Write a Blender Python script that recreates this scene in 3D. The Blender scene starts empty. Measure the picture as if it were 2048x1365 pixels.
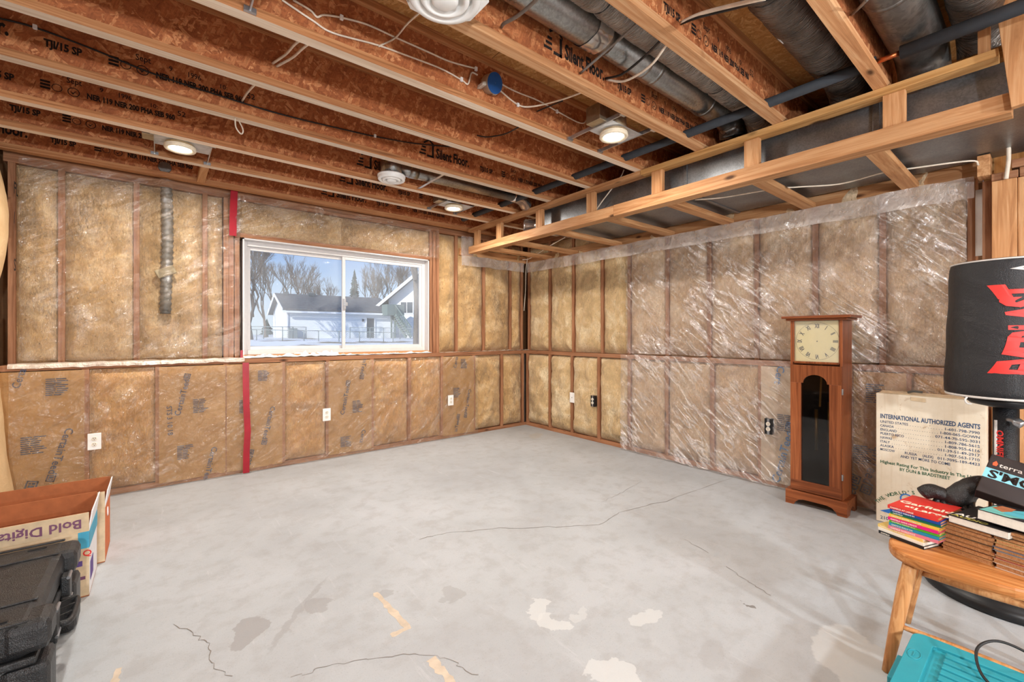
import bpy, bmesh, math, random
from mathutils import Vector, Matrix, noise, Euler
random.seed(7)
SC = bpy.context.scene
COL = SC.collection

# ------------------------------------------------------------------ camera, sky, sun, exposure
EYE = 1.25
YAW = math.radians(51.14)                 # view direction measured from +X towards +Y
cam_d = bpy.data.cameras.new('camera'); cam_d.lens = 36*875/2048; cam_d.sensor_width = 36
cam_d.shift_y = -12.5/2048; cam_d.clip_start = 0.02; cam_d.clip_end = 600
cam = bpy.data.objects.new('camera', cam_d); COL.objects.link(cam)
cam.location = (0, 0, EYE); cam.rotation_euler = (math.pi/2, 0, YAW-math.pi/2)
SC.camera = cam
SC.view_settings.view_transform = 'Standard'; SC.view_settings.look = 'None'
SC.view_settings.gamma = 1; SC.view_settings.use_curve_mapping = False
SC.view_settings.exposure = 0.0
world = bpy.data.worlds.new('winter_sky'); SC.world = world; world.use_nodes = True
wt = world.node_tree; wt.nodes.clear()
wo = wt.nodes.new('ShaderNodeOutputWorld'); wb = wt.nodes.new('ShaderNodeBackground')
wg = wt.nodes.new('ShaderNodeNewGeometry'); wsx = wt.nodes.new('ShaderNodeSeparateXYZ'); wr = wt.nodes.new('ShaderNodeValToRGB')
wtc = wt.nodes.new('ShaderNodeTexCoord'); wt.links.new(wtc.outputs['Generated'], wsx.inputs[0]); wt.links.new(wsx.outputs[2], wr.inputs[0])
wr.color_ramp.elements[0].position = 0.0; wr.color_ramp.elements[0].color = (.78, .86, .95, 1)
wr.color_ramp.elements[1].position = 0.6; wr.color_ramp.elements[1].color = (.10, .24, .62, 1)
e = wr.color_ramp.elements.new(0.10); e.color = (.55, .70, .93, 1)
e = wr.color_ramp.elements.new(0.20); e.color = (.24, .42, .83, 1)
wt.links.new(wr.outputs[0], wb.inputs[0]); wb.inputs[1].default_value = 1.0; wt.links.new(wb.outputs[0], wo.inputs[0])
sun_d = bpy.data.lights.new('sun', 'SUN'); sun_d.energy = 4.5; sun_d.angle = .01; sun_d.color = (1, .95, .86)
sun = bpy.data.objects.new('sun', sun_d); COL.objects.link(sun)
sun.rotation_euler = Vector((.86, .42, -.5)).to_track_quat('-Z', 'Y').to_euler(); sun.location = (-10, -8, 12)
LAMP_SEEN, LAMP_FILL = 38.0, 9.0          # watts of the recessed lamps in view / of unseen ones added as fill
FILL_LAMPS_BEHIND = ((.11, -.3), (2.26, -.5), (.11, -2.4), (2.26, -2.4), (4.4, -1.4))  # unseen ceiling lamps added to brighten the room from behind
FILL_BULB = 270.0                               # watts of each unseen bulb added behind the camera as front fill

# ------------------------------------------------------------------ room measures
YW, XR = 4.61, 3.964                      # faces of the furred lower walls
YU, XU = 4.71, 4.06                       # faces of the framed upper walls (behind the ledge)
ZJ, ZS = 2.54, 2.842                      # joist underside, subfloor underside
F = 875.0
_d = Vector((math.cos(YAW), math.sin(YAW), 0)); _r = Vector((math.sin(YAW), -math.cos(YAW), 0))
def ray(px, py): return _d + _r*((px-1024)/F) - Vector((0, 0, 1))*((py-670)/F)
def on_y(px, py, Y): v = ray(px, py); return Vector((0, 0, EYE)) + v*(Y/v.y)
def on_x(px, py, X): v = ray(px, py); return Vector((0, 0, EYE)) + v*(X/v.x)
def on_z(px, py, z): v = ray(px, py); return Vector((0, 0, EYE)) + v*((z-EYE)/v.z)
def wx(px, Y=YW): return on_y(px, 670, Y).x
def ry(px, X=XR): return on_x(px, 670, X).y

# ------------------------------------------------------------------ mesh helpers
class MB:
    def __init__(s): s.v = []; s.f = []; s.m = []; s.mi = 0
    def face(s, *ix): s.f.append(ix); s.m.append(s.mi)
    def box(s, x0, x1, y0, y1, z0, z1):
        n = len(s.v)
        s.v += [(x, y, z) for z in (z0, z1) for y in (y0, y1) for x in (x0, x1)]
        for q in ((0,2,3,1), (4,5,7,6), (0,1,5,4), (2,6,7,3), (0,4,6,2), (1,3,7,5)): s.face(*[n+i for i in q])
        return s
    def obox(s, c, a, b, e):
        n = len(s.v); c, a, b, e = map(Vector, (c, a, b, e))
        for k in (-1, 1):
            for j in (-1, 1):
                for i in (-1, 1): s.v.append(tuple(c + a*i + b*j + e*k))
        for q in ((0,2,3,1), (4,5,7,6), (0,1,5,4), (2,6,7,3), (0,4,6,2), (1,3,7,5)): s.face(*[n+i for i in q])
        return s
    def beam(s, p0, p1, w, h, up=(0,0,1)):
        p0, p1, up = Vector(p0), Vector(p1), Vector(up)
        d = p1-p0; sd = d.cross(up).normalized(); u = sd.cross(d).normalized()
        return s.obox((p0+p1)/2, d/2, sd*(w/2), u*(h/2))
    def tube(s, path, r, n=8, cap=True, closed=False):
        path = [Vector(p) for p in path]; m = len(path); rs = r if isinstance(r, (list, tuple)) else [r]*m
        t0 = (path[1]-path[0]).normalized(); a = t0.orthogonal().normalized(); base = len(s.v)
        for i, p in enumerate(path):
            if closed: t = (path[(i+1) % m]-path[i-1]).normalized()
            else: t = (path[min(i+1, m-1)]-path[max(i-1, 0)]).normalized()
            a = (a - t*a.dot(t)).normalized(); b = t.cross(a)
            for k in range(n):
                th = 2*math.pi*k/n; s.v.append(tuple(p + (a*math.cos(th)+b*math.sin(th))*rs[i]))
        for i in range(m if closed else m-1):
            j = (i+1) % m
            for k in range(n):
                l = (k+1) % n; s.face(base+i*n+k, base+i*n+l, base+j*n+l, base+j*n+k)
        if cap and not closed:
            s.face(*[base+k for k in reversed(range(n))]); s.face(*[base+(m-1)*n+k for k in range(n)])
        return s
    def lathe(s, prof, n=24, c=(0,0,0), ax=(0,0,1), cap=True):
        c, ax = Vector(c), Vector(ax).normalized(); a = ax.orthogonal().normalized(); b = ax.cross(a); base = len(s.v); m = len(prof)
        for (r, z) in prof:
            for k in range(n):
                th = 2*math.pi*k/n; s.v.append(tuple(c + ax*z + (a*math.cos(th)+b*math.sin(th))*max(r, 1e-5)))
        for i in range(m-1):
            for k in range(n):
                l = (k+1) % n; s.face(base+i*n+k, base+i*n+l, base+(i+1)*n+l, base+(i+1)*n+k)
        if cap:
            s.face(*[base+k for k in reversed(range(n))]); s.face(*[base+(m-1)*n+k for k in range(n)])
        return s
    def prism(s, poly, o, ex, ey, ez):
        o, ex, ey, ez = map(Vector, (o, ex, ey, ez)); n = len(s.v); m = len(poly)
        for k in (0, 1):
            for (x, y) in poly: s.v.append(tuple(o + ex*x + ey*y + ez*k))
        s.face(*[n+i for i in reversed(range(m))]); s.face(*[n+m+i for i in range(m)])
        for i in range(m):
            j = (i+1) % m; s.face(n+i, n+j, n+m+j, n+m+i)
        return s
    def grid(s, fn, nu, nv):
        n = len(s.v)
        for j in range(nv+1):
            for i in range(nu+1): s.v.append(tuple(fn(i/nu, j/nv)))
        for j in range(nv):
            for i in range(nu):
                a = n+j*(nu+1)+i; s.face(a, a+1, a+nu+2, a+nu+1)
        return s
    def mesh(s, name, smooth=False):
        me = bpy.data.meshes.new(name); me.from_pydata(s.v, [], s.f)
        if smooth: me.polygons.foreach_set('use_smooth', [True]*len(me.polygons))
        if any(s.m): me.polygons.foreach_set('material_index', s.m)
        me.update(); return me
WORLD = {}
def thing(name, label, cat, loc=(0,0,0), rotz=0, group=None, rot=None):
    o = bpy.data.objects.new(name, None); COL.objects.link(o); o.empty_display_size = .05
    o.location = loc; o.rotation_euler = rot or (0, 0, rotz)
    WORLD[o.name] = Matrix.Translation(loc) @ Euler(o.rotation_euler).to_matrix().to_4x4()
    o['label'] = label; o['category'] = cat
    if group: o['group'] = group
    return o
def tag(o, label=None, cat=None, group=None, kind=None):
    for k, v in (('label', label), ('category', cat), ('group', group), ('kind', kind)):
        if v: o[k] = v
    return o
def obj(name, mb, mat, parent=None, smooth=False, bevel=0, local=False, label=None, subsurf=0, solid=0):
    me = mb if isinstance(mb, bpy.types.Mesh) else mb.mesh(name, smooth)
    for m in (mat if isinstance(mat, (list, tuple)) else [mat]):
        if len(me.materials) < (len(mat) if isinstance(mat, (list, tuple)) else 1): me.materials.append(m)
    o = bpy.data.objects.new(name, me); COL.objects.link(o); WORLD[o.name] = Matrix.Identity(4)
    if parent is not None:
        o.parent = parent
        if local: WORLD[o.name] = WORLD[parent.name].copy()
        else: o.matrix_parent_inverse = WORLD[parent.name].inverted()
    if solid: md = o.modifiers.new('thickness', 'SOLIDIFY'); md.thickness = solid; md.offset = 0
    if bevel: md = o.modifiers.new('edges', 'BEVEL'); md.width = bevel; md.segments = 2; md.limit_method = 'ANGLE'
    if subsurf: md = o.modifiers.new('smooth', 'SUBSURF'); md.levels = subsurf; md.render_levels = subsurf
    if label: o['label'] = label
    return o
def struct(name, label=None):
    o = bpy.data.objects.new(name, None); COL.objects.link(o); WORLD[o.name] = Matrix.Identity(4); o['kind'] = 'structure'
    if label: o['label'] = label
    return o
def text_mesh(s, size, bold=0.0, align='LEFT', stretch=1.0, spacing=1.0, res=2):
    cu = bpy.data.curves.new('lettering', 'FONT'); cu.body = s; cu.size = size; cu.align_x = align; cu.offset = bold*size
    cu.resolution_u = res; cu.space_character = spacing
    t = bpy.data.objects.new('lettering_tmp', cu); COL.objects.link(t)
    dg = bpy.context.evaluated_depsgraph_get(); me = bpy.data.meshes.new_from_object(t.evaluated_get(dg))
    bpy.data.objects.remove(t); bpy.data.curves.remove(cu); me.name = 'lettering'; me.materials.clear()
    if stretch != 1.0:
        for v in me.vertices: v.co.x *= stretch
    return me
def place_mesh(me, o, ex, ey):
    o, ex, ey = Vector(o), Vector(ex).normalized(), Vector(ey).normalized()
    ez = ex.cross(ey); M = Matrix((ex, ey, ez)).transposed().to_4x4(); M.translation = o
    me.transform(M); return me
def letter(s, size, o, ex, ey, mat, parent, name='lettering', bold=0.0, align='LEFT', stretch=1.0, local=False, spacing=1.0):
    return obj(name, place_mesh(text_mesh(s, size, bold, align, stretch, spacing), o, ex, ey), mat, parent, local=local)
def join_mesh(meshes, name):
    bm = bmesh.new()
    for m in meshes: bm.from_mesh(m); bpy.data.meshes.remove(m)
    me = bpy.data.meshes.new(name); bm.to_mesh(me); bm.free(); return me
def curve_pts(pts, k=6):
    pts = [Vector(p) for p in pts]; P = [pts[0]*2-pts[1]] + pts + [pts[-1]*2-pts[-2]]; out = []
    for i in range(1, len(P)-2):
        a, b, c, d = P[i-1], P[i], P[i+1], P[i+2]
        for j in range(k):
            t = j/k; out.append(.5*((2*b)+(c-a)*t+(2*a-5*b+4*c-d)*t*t+(3*b-a-3*c+d)*t**3))
    out.append(pts[-1]); return out
def fbm(x, y, z=0, o=3):
    return noise.fractal(Vector((x, y, z)), 1.0, 2.0, o)

# ------------------------------------------------------------------ materials
class NT:
    def __init__(s, name):
        s.mat = bpy.data.materials.new(name); s.mat.use_nodes = True; s.t = s.mat.node_tree
        s.b = s.t.nodes['Principled BSDF']; s.out = s.t.nodes['Material Output']
    def add(s, typ, ins=None, **props):
        n = s.t.nodes.new('ShaderNode'+typ)
        for k, v in props.items(): setattr(n, k, v)
        for k, v in (ins or {}).items():
            if isinstance(v, bpy.types.NodeSocket): s.t.links.new(v, n.inputs[k])
            else: n.inputs[k].default_value = v
        return n
    def set(s, **kw):
        names = dict(col='Base Color', rough='Roughness', metal='Metallic', alpha='Alpha', norm='Normal', spec='Specular IOR Level',
                     sheen='Sheen Weight', coat='Coat Weight', trans='Transmission Weight', ecol='Emission Color', estr='Emission Strength', sss='Subsurface Weight')
        for k, v in kw.items():
            i = s.b.inputs[names[k]]
            if isinstance(v, bpy.types.NodeSocket): s.t.links.new(v, i)
            else: i.default_value = (*v, 1) if isinstance(v, tuple) and len(v) == 3 else v
        return s
    def coord(s, scale=(1,1,1), rot=(0,0,0), rand=True, src='Object'):
        tc = s.add('TexCoord').outputs[src]
        if rand:
            oi = s.add('ObjectInfo'); tc = s.add('VectorMath', {0: tc, 1: s.add('VectorMath', {0: oi.outputs['Random'], 'Scale': 37.0}, operation='SCALE').outputs[0]}, operation='ADD').outputs[0]
        return s.add('Mapping', {'Vector': tc, 'Scale': scale, 'Rotation': rot}).outputs[0]
    def noise(s, vec, scale=5, detail=4, rough=.55, dist=0, out=0):
        return s.add('TexNoise', {'Vector': vec, 'Scale': scale, 'Detail': detail, 'Roughness': rough, 'Distortion': dist}).outputs[out]
    def ramp(s, fac, *stops):
        n = s.add('ValToRGB', {'Fac': fac}); r = n.color_ramp
        while len(r.elements) < len(stops): r.elements.new(.5)
        for el, (p, c) in zip(r.elements, stops): el.position = p; el.color = (*c, 1) if len(c) == 3 else c
        return n.outputs[0]
    def mix(s, fac, a, b, mode='MIX'):
        n = s.add('Mix', {'Factor': fac}, data_type='RGBA', blend_type=mode)
        for sock, v in ((n.inputs[6], a), (n.inputs[7], b)):
            if isinstance(v, bpy.types.NodeSocket): s.t.links.new(v, sock)
            else: sock.default_value = (*v, 1) if len(v) == 3 else v
        return n.outputs[2]
    def math(s, op, a, b=0.0, clamp=False):
        return s.add('Math', {0: a, 1: b}, operation=op, use_clamp=clamp).outputs[0]
    def bump(s, h, strength=.3, dist=.01):
        return s.add('Bump', {'Height': h, 'Strength': strength, 'Distance': dist}).outputs[0]
def srgb(r, g, b):
    f = lambda c: ((c/255+.055)/1.055)**2.4 if c > 10 else c/255/12.92
    return (f(r), f(g), f(b))
def plain(name, col, rough=.6, metal=0, spec=.4, var=.12, scale=25, bump=0.0):
    n = NT(name); v = n.coord(); f = n.noise(v, scale, 3)
    c2 = tuple(c*(1-var) for c in col); c3 = tuple(min(1, c*(1+var)) for c in col)
    n.set(col=n.ramp(f, (.3, c2), (.7, c3)), rough=rough, metal=metal, spec=spec)
    if bump: n.set(norm=n.bump(f, bump, .004))
    return n.mat
def wood(name, axis, dark, mid, light, rough=.65, grain=1.0, knots=True):
    n = NT(name); sc = [22*grain]*3; sc['xyz'.index(axis)] = 1.1
    v = n.coord(tuple(sc)); big = n.noise(v, 1.0, 5, .62, 1.4)
    s2 = [140*grain]*3; s2['xyz'.index(axis)] = 5
    fine = n.noise(n.coord(tuple(s2)), 1.0, 2)
    c = n.ramp(big, (.28, dark), (.47, mid), (.62, light), (.75, mid))
    c = n.mix(n.math('MULTIPLY', fine, .35), c, tuple(x*.62 for x in mid))
    oi = n.add('ObjectInfo'); hsv = n.add('HueSaturation', {'Color': c, 'Value': n.add('MapRange', {0: oi.outputs['Random'], 3: .86, 4: 1.12}).outputs[0]}); c = hsv.outputs[0]
    if knots:
        s3 = [7]*3; s3['xyz'.index(axis)] = 2.6
        vo = n.add('TexVoronoi', {'Vector': n.coord(tuple(s3)), 'Scale': 1.0}, feature='F1')
        k = n.ramp(vo.outputs['Distance'], (.05, (1,1,1)), (.13, (0,0,0))); c = n.mix(k, c, tuple(x*.28 for x in dark))
    n.set(col=c, rough=rough, spec=.25, norm=n.bump(fine, .12, .002)); return n.mat
def osb(name, plane, dark, mid, light, flake=1.0):
    n = NT(name); a = 'xyz'.index(plane[0]); b = 'xyz'.index(plane[1]); nrm = 3-a-b
    col = None
    for k, ang in enumerate((.35, -.7, 1.25)):
        rot = [0, 0, 0]; rot[nrm] = ang
        sc = [10, 10, 10]; sc[a] = 13/flake; sc[b] = 62/flake
        m1 = n.coord((1,1,1), tuple(rot)); v = n.add('Mapping', {'Vector': m1, 'Scale': tuple(sc), 'Location': (k*3.3, k*1.7, k*5.1)}).outputs[0]
        v = n.add('VectorMath', {0: v, 1: n.add('VectorMath', {0: n.add('TexNoise', {'Vector': m1, 'Scale': 30.0, 'Detail': 2.0}).outputs[1], 'Scale': .45}, operation='SCALE').outputs[0]}, operation='ADD').outputs[0]
        vo = n.add('TexVoronoi', {'Vector': v, 'Scale': 1.0}, feature='F1').outputs['Color']
        g = n.add('SeparateColor', {0: vo}).outputs[0]
        ck = n.ramp(g, (.0, tuple((x+y)/2 for x, y in zip(dark, mid))), (.55, mid), (.85, tuple((x+y)/2 for x, y in zip(light, mid))), (1.0, light))
        sg = [30, 30, 30]; sg[a] = 16; sg[b] = 260
        sk = n.noise(n.add('Mapping', {'Vector': m1, 'Scale': tuple(sg)}).outputs[0], 1.0, 3, .6)
        ck = n.mix(n.ramp(sk, (.35, (.38,)*3), (.58, (0,)*3)), ck, tuple(x*.55 for x in dark))
        if col is None: col = ck
        else: col = n.mix(n.ramp(n.noise(m1, 16+9*k, 2), (.47, (0,0,0)), (.53, (1,1,1))), col, ck)
    f = n.noise(n.coord(), 90, 3); col = n.mix(.18, col, n.ramp(f, (.3, tuple(x*.45 for x in dark)), (.6, mid)))
    n.set(col=col, rough=.7, spec=.2, norm=n.bump(f, .2, .003)); return n.mat
L = {}
PINE = (srgb(150,98,60), srgb(188,134,88), srgb(210,162,116))
STUD = (srgb(118,76,52), srgb(158,108,76), srgb(180,130,96))
TAN = (srgb(150,102,54), srgb(188,140,84), srgb(206,160,104))
FLG = (srgb(126,78,46), srgb(178,118,74), srgb(204,148,100))
for ax in 'xyz':
    L['pine_'+ax] = wood('pine_lumber_'+ax, ax, *PINE)
    L['stud_'+ax] = wood('old_stud_lumber_'+ax, ax, *STUD)
    L['tan_'+ax] = wood('tan_lumber_'+ax, ax, *TAN)
L['flange'] = wood('laminated_flange', 'x', *FLG, grain=2.2, knots=False)
L['flange_rough'] = wood('sawn_flange', 'x', srgb(164,108,68), srgb(200,144,98), srgb(220,174,130), grain=1.3, knots=True)
L['web'] = osb('joist_web_strand_board', 'xz', srgb(110,58,34), srgb(180,106,64), srgb(226,158,106), 1.4)
L['flange_bounce'] = wood('bounce_lit_flange_face', 'x', srgb(206,176,146), srgb(226,202,176), srgb(240,222,202), .6, 1.2, False)  # light bounced off the floor, painted onto undersides of the farther joists
L['subfloor'] = osb('subfloor_strand_board', 'xy', srgb(150,96,48), srgb(194,138,80), srgb(222,172,112), 1.2)
def fiber(name, base, lightc, dark, dirt=.5):
    n = NT(name); v = n.coord((1,1,1)); n1 = n.noise(v, 5.5, 6, .6, .6); n2 = n.noise(n.coord((3,3,1)), 26, 6, .72, .8); n3 = n.noise(v, 2.3, 5, .65, .3)
    c = n.ramp(n1, (.30, tuple(x*.72 for x in base)), (.48, base), (.66, lightc))
    c = n.mix(n.ramp(n2, (.38, (.55,.55,.55)), (.62, (0,0,0))), c, tuple(x*.62 for x in base))
    c = n.mix(n.math('MULTIPLY', n.ramp(n3, (.30, (dirt,)*3), (.50, (0,0,0))), n.ramp(n2, (.35, (1,)*3), (.60, (.15,)*3))), c, dark)
    sp = n.noise(v, 60, 2, .5); c = n.mix(n.ramp(sp, (.27, (.7,.7,.7)), (.33, (0,0,0))), c, dark)
    h = n.add('MixRGB', {0: .5, 1: n1, 2: n2}).outputs[0]
    n.set(col=c, rough=.95, spec=.05, sheen=.25, norm=n.bump(h, .9, .03)); return n.mat
L['fiber'] = fiber('fiberglass_golden', srgb(206,166,114), srgb(232,200,154), srgb(88,64,42), .85)
L['fiber_orange'] = fiber('fiberglass_orange', srgb(216,162,102), srgb(236,190,130), srgb(140,90,50), .6)
L['fiber_pink'] = fiber('fiberglass_rosy', srgb(224,186,142), srgb(246,222,188), srgb(128,94,66), .6)
def kraft(name, a, b):
    n = NT(name); v = n.coord(); f = n.noise(v, 7, 5, .6, .5); g = n.noise(v, 45, 4)
    n.set(col=n.mix(n.math('MULTIPLY', g, .4), n.ramp(f, (.3, a), (.7, b)), tuple(x*.75 for x in a)), rough=.6, spec=.3, norm=n.bump(f, .5, .02)); return n.mat
L['kraft'] = kraft('kraft_paper', srgb(166,122,74), srgb(190,148,98))
L['kraft_pale'] = kraft('kraft_paper_pale', srgb(200,176,146), srgb(222,202,176))
L['kraft_raw'] = kraft('kraft_paper_bright', srgb(208,172,126), srgb(226,194,150))
def film(name, haze, hcol, gloss, rough=.16, wr=1.0, glint=.3, rot=(0, 0, 0), sc=(1, 1, 1)):
    n = NT(name); t = n.t; t.nodes.remove(n.b)
    v = n.coord(rand=False); w1 = n.noise(v, 5, 5, .6, 1.2); w2 = n.noise(v, 17, 4, .6, .8)
    sv = n.add('Mapping', {'Vector': n.coord((1,1,1), rot, rand=False), 'Scale': sc}).outputs[0]
    w3 = n.noise(sv, 1.0, 4, .55, .9)
    ridge = n.ramp(w3, (.44, (0,)*3), (.50, (1,)*3), (.56, (0,)*3))
    mask = n.ramp(n.noise(v, 2.4, 3), (.42, (0,)*3), (.60, (1,)*3))
    st = n.math('MULTIPLY', n.math('MULTIPLY', ridge, mask), glint)  # window glints painted as whitish bands along the wrinkles
    h = n.math('ADD', n.add('MixRGB', {0: .4, 1: w1, 2: w2}).outputs[0], n.math('MULTIPLY', w3, 1.2)); nb = n.bump(h, wr, .05)
    gl = n.add('BsdfGlossy', {'Color': (1,1,1,1), 'Roughness': rough, 'Normal': nb}).outputs[0]
    df = n.add('BsdfDiffuse', {'Color': (*hcol, 1), 'Normal': nb}).outputs[0]
    tr = n.add('BsdfTransparent').outputs[0]
    hz = n.math('ADD', n.math('MULTIPLY', n.ramp(w1, (.25, (.5,)*3), (.75, (1.5,)*3)), haze), st)
    m1 = n.add('MixShader', {0: hz, 1: tr, 2: df}).outputs[0]
    fr = n.add('LayerWeight', {'Blend': .25, 'Normal': nb}).outputs['Fresnel']
    fac = n.math('ADD', n.math('ADD', n.math('MULTIPLY', fr, .45), gloss), n.math('MULTIPLY', st, .9), True)
    m2 = n.add('MixShader', {0: fac, 1: m1, 2: gl}).outputs[0]
    t.links.new(m2, n.out.inputs[0]); return n.mat
L['film'] = film('vapor_barrier_film', .05, srgb(235,215,190), .05, .14, 1.0, .16, (0, .5, 0), (3, 3, 11))
L['film_right'] = film('vapor_barrier_film_glossy', .09, srgb(250,240,232), .09, .13, 1.0, .42, (-.75, 0, 0), (3, 2.6, 14))
L['film_strip'] = film('vapor_barrier_strip', .36, srgb(235,222,212), .06, .25, .6, .2)
L['film_ledge'] = film('crumpled_film', .72, srgb(240,226,208), .05, .3, 1.0)
def metal(name, a, b, rough=.35, sp=60, m=.85):
    n = NT(name); v = n.coord(); vo = n.add('TexVoronoi', {'Vector': v, 'Scale': float(sp)}).outputs['Color']; g = n.add('SeparateColor', {0: vo}).outputs[0]
    f = n.noise(v, 6, 4); h = n.math('ADD', n.math('MULTIPLY', g, .22), n.math('MULTIPLY', f, .8))
    n.set(col=n.ramp(h, (.25, a), (.85, b)), metal=m, rough=n.add('MapRange', {0: f, 3: rough*.8, 4: rough*1.35}).outputs[0]); return n.mat
L['galv'] = metal('galvanized_sheet', srgb(128,126,122), srgb(182,182,180), .27, 110, .95)
L['galv_trunk'] = metal('galvanized_trunk', srgb(118,120,122), srgb(160,163,166), .36, 130, .9)
L['galv_dark'] = metal('galvanized_dull', srgb(92,88,84), srgb(140,134,128), .4, 60)
L['steel'] = metal('zinc_steel', srgb(150,152,156), srgb(205,208,212), .3, 30)
L['foil'] = metal('foil_tape', srgb(170,165,160), srgb(235,230,225), .18, 20)
def flexmat(name, a, b, rings=True):
    n = NT(name); v = n.coord(rand=False); w = n.noise(n.coord((90, 12, 12), rand=False), 1, 3, .6, .4); g = n.noise(v, 9, 4)
    n.set(col=n.ramp(g, (.3, a), (.7, b)), metal=.55, rough=n.ramp(w, (.3, (.2,)*3), (.7, (.42,)*3)), norm=n.bump(w, .9, .02)); return n.mat
L['flex'] = flexmat('foil_duct_wrap', srgb(110,104,98), srgb(170,162,154))
L['flex_dark'] = flexmat('dark_duct_wrap', srgb(70,63,58), srgb(120,110,102))
L['foam'] = plain('foam_pipe_sleeve', srgb(46,48,52), .8, var=.15)
L['copper'] = plain('copper_pipe', srgb(190,105,62), .3, .9)
L['cable'] = plain('cream_cable', srgb(226,210,190), .5)
L['cable_black'] = plain('black_cable', srgb(28,27,27), .5)
L['cable_grey'] = plain('grey_cable', srgb(120,114,108), .5)
L['white'] = plain('white_plastic', srgb(238,236,232), .4, var=.04)
L['vinyl'] = plain('white_vinyl', srgb(216,212,210), .35, var=.03)
L['ink'] = plain('black_ink', srgb(28,18,14), .8, var=.3, scale=120)
L['ink_blue'] = plain('navy_ink', srgb(58,70,92), .7, var=.15, scale=80)
L['ink_sky'] = plain('blue_ink', srgb(70,130,185), .7)
L['red_tape'] = plain('red_tape', srgb(160,20,38), .3, var=.12, scale=9)
L['black'] = plain('black_plastic', srgb(24,24,25), .4)
L['blue_cover'] = plain('blue_cover', srgb(22,72,130), .5)
L['plate'] = metal('galvanized_plate', srgb(160,162,166), srgb(210,212,216), .45, 40, .6)
L['lampring'] = plain('ivory_trim_ring', srgb(236,222,196), .4)
L['sheath'] = plain('wall_sheathing', srgb(120,84,54), .9)
L['concrete_wall'] = plain('foundation_concrete', srgb(150,145,138), .9)
L['drywall'] = plain('painted_drywall', srgb(220,212,200), .8, var=.04)
def lampmat(strength):
    n = NT('lit_lamp_lens'); n.set(col=(1, .97, .92), ecol=(1, .93, .82), estr=strength); return n.mat
L['lens'] = lampmat(6.0)
L['film_low'] = film('vapor_barrier_film_tan', .08, srgb(220,186,146), .05, .2, 1.0, .10, (0, .7, 0), (3, 3, 9))
L['hose'] = plain('corrugated_hose', srgb(84,80,74), .5); L['hose_pale'] = plain('hose_joint', srgb(140,126,100), .7)
L['ivory'] = plain('ivory_receptacle', srgb(228,220,204), .4); L['slot'] = plain('dark_slot', srgb(70,40,24), .6)
L['can'] = metal('lamp_can', srgb(140,126,104), srgb(196,182,156), .35, 30); L['boxgrey'] = plain('grey_plastic', srgb(196,186,172), .5)
L['fiber_cream'] = fiber('fiberglass_cream', srgb(222,188,138), srgb(246,224,184), srgb(110,82,52), .7)
# ------------------------------------------------------------------ floor
def floor_material():
    n = NT('worn_concrete'); tc = n.add('TexCoord').outputs['Object']
    a = n.noise(tc, 1.1, 6, .6, .3); b = n.noise(tc, 9, 6, .65); c = n.noise(tc, 160, 2)
    col = n.ramp(a, (.32, srgb(166,168,170)), (.5, srgb(176,179,181)), (.68, srgb(185,188,191)))
    col = n.mix(n.ramp(b, (.36, (.35,)*3), (.52, (0,)*3)), col, srgb(152,149,147))
    col = n.mix(n.ramp(c, (.28, (.35,)*3), (.40, (0,)*3)), col, srgb(128,124,120))
    scuff = n.noise(n.add('Mapping', {'Vector': tc, 'Rotation': (0, 0, .5), 'Scale': (9, 1.1, 1)}).outputs[0], 2.2, 6, .7)
    col = n.mix(n.ramp(scuff, (.60, (0,)*3), (.72, (.45,)*3)), col, srgb(196,198,200))
    wob = n.add('VectorMath', {0: n.add('VectorMath', {0: n.noise(tc, 6, 4, .6, 0, 1), 1: (.5, .5, .5)}, operation='SUBTRACT').outputs[0], 'Scale': .22}, operation='SCALE').outputs[0]
    pos = n.add('VectorMath', {0: tc, 1: wob}, operation='ADD').outputs[0]
    def patch(px, py, rx, ry_, ang, colr, amt, soft=.12):
        nonlocal col
        p = on_z(px, py, 0)
        d = n.add('VectorMath', {0: pos, 1: (p.x, p.y, 0)}, operation='SUBTRACT').outputs[0]
        d = n.add('Mapping', {'Vector': d, 'Rotation': (0, 0, -ang)}).outputs[0]
        d = n.add('VectorMath', {0: d, 1: (1/rx, 1/ry_, 0)}, operation='MULTIPLY').outputs[0]
        l = n.add('VectorMath', {0: d}, operation='LENGTH').outputs['Value']
        col = n.mix(n.ramp(l, (1-soft, (amt,)*3), (1+soft, (0,)*3)), col, colr)
    lightc, dark = srgb(198,200,199), srgb(150,148,147)
    patch(1070, 1218, .10, .05, .3, lightc, .8, .06); patch(1100, 1245, .05, .09, .5, lightc, .8, .06)
    patch(1150, 1228, .06, .03, .2, lightc, .5); patch(1298, 1238, .07, .045, -.3, lightc, .7, .06)
    patch(1228, 1345, .06, .09, .3, lightc, .75, .05); patch(1730, 1335, .25, .16, .6, lightc, .7, .08)
    patch(492, 1268, .12, .06, .9, dark, .75, .08); patch(640, 1208, .05, .06, .3, dark, .6); patch(600, 1225, .32, .028, .93, dark, .5, .3)
    patch(775, 1185, .05, .05, .3, dark, .5); patch(898, 1188, .06, .06, .3, dark, .45); patch(1070, 872, .16, .09, .5, srgb(176,168,156), .5, .3)
    patch(1430, 1312, .09, .05, .4, dark, .35, .3); patch(1495, 1215, .012, .02, .2, srgb(110,104,98), .8)
    n.set(col=col, rough=n.add('MapRange', {0: b, 3: .42, 4: .7}).outputs[0], spec=.35, norm=n.bump(n.add('MixRGB', {0: .5, 1: b, 2: c}).outputs[0], .15, .006)); return n.mat
L['floor'] = floor_material()
fl = obj('floor', MB().box(-1.0, 5.5, -4.3, 4.95, -.12, 0), L['floor']); tag(fl, 'pale grey worn concrete slab with stains and hairline cracks', kind='structure')
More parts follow.
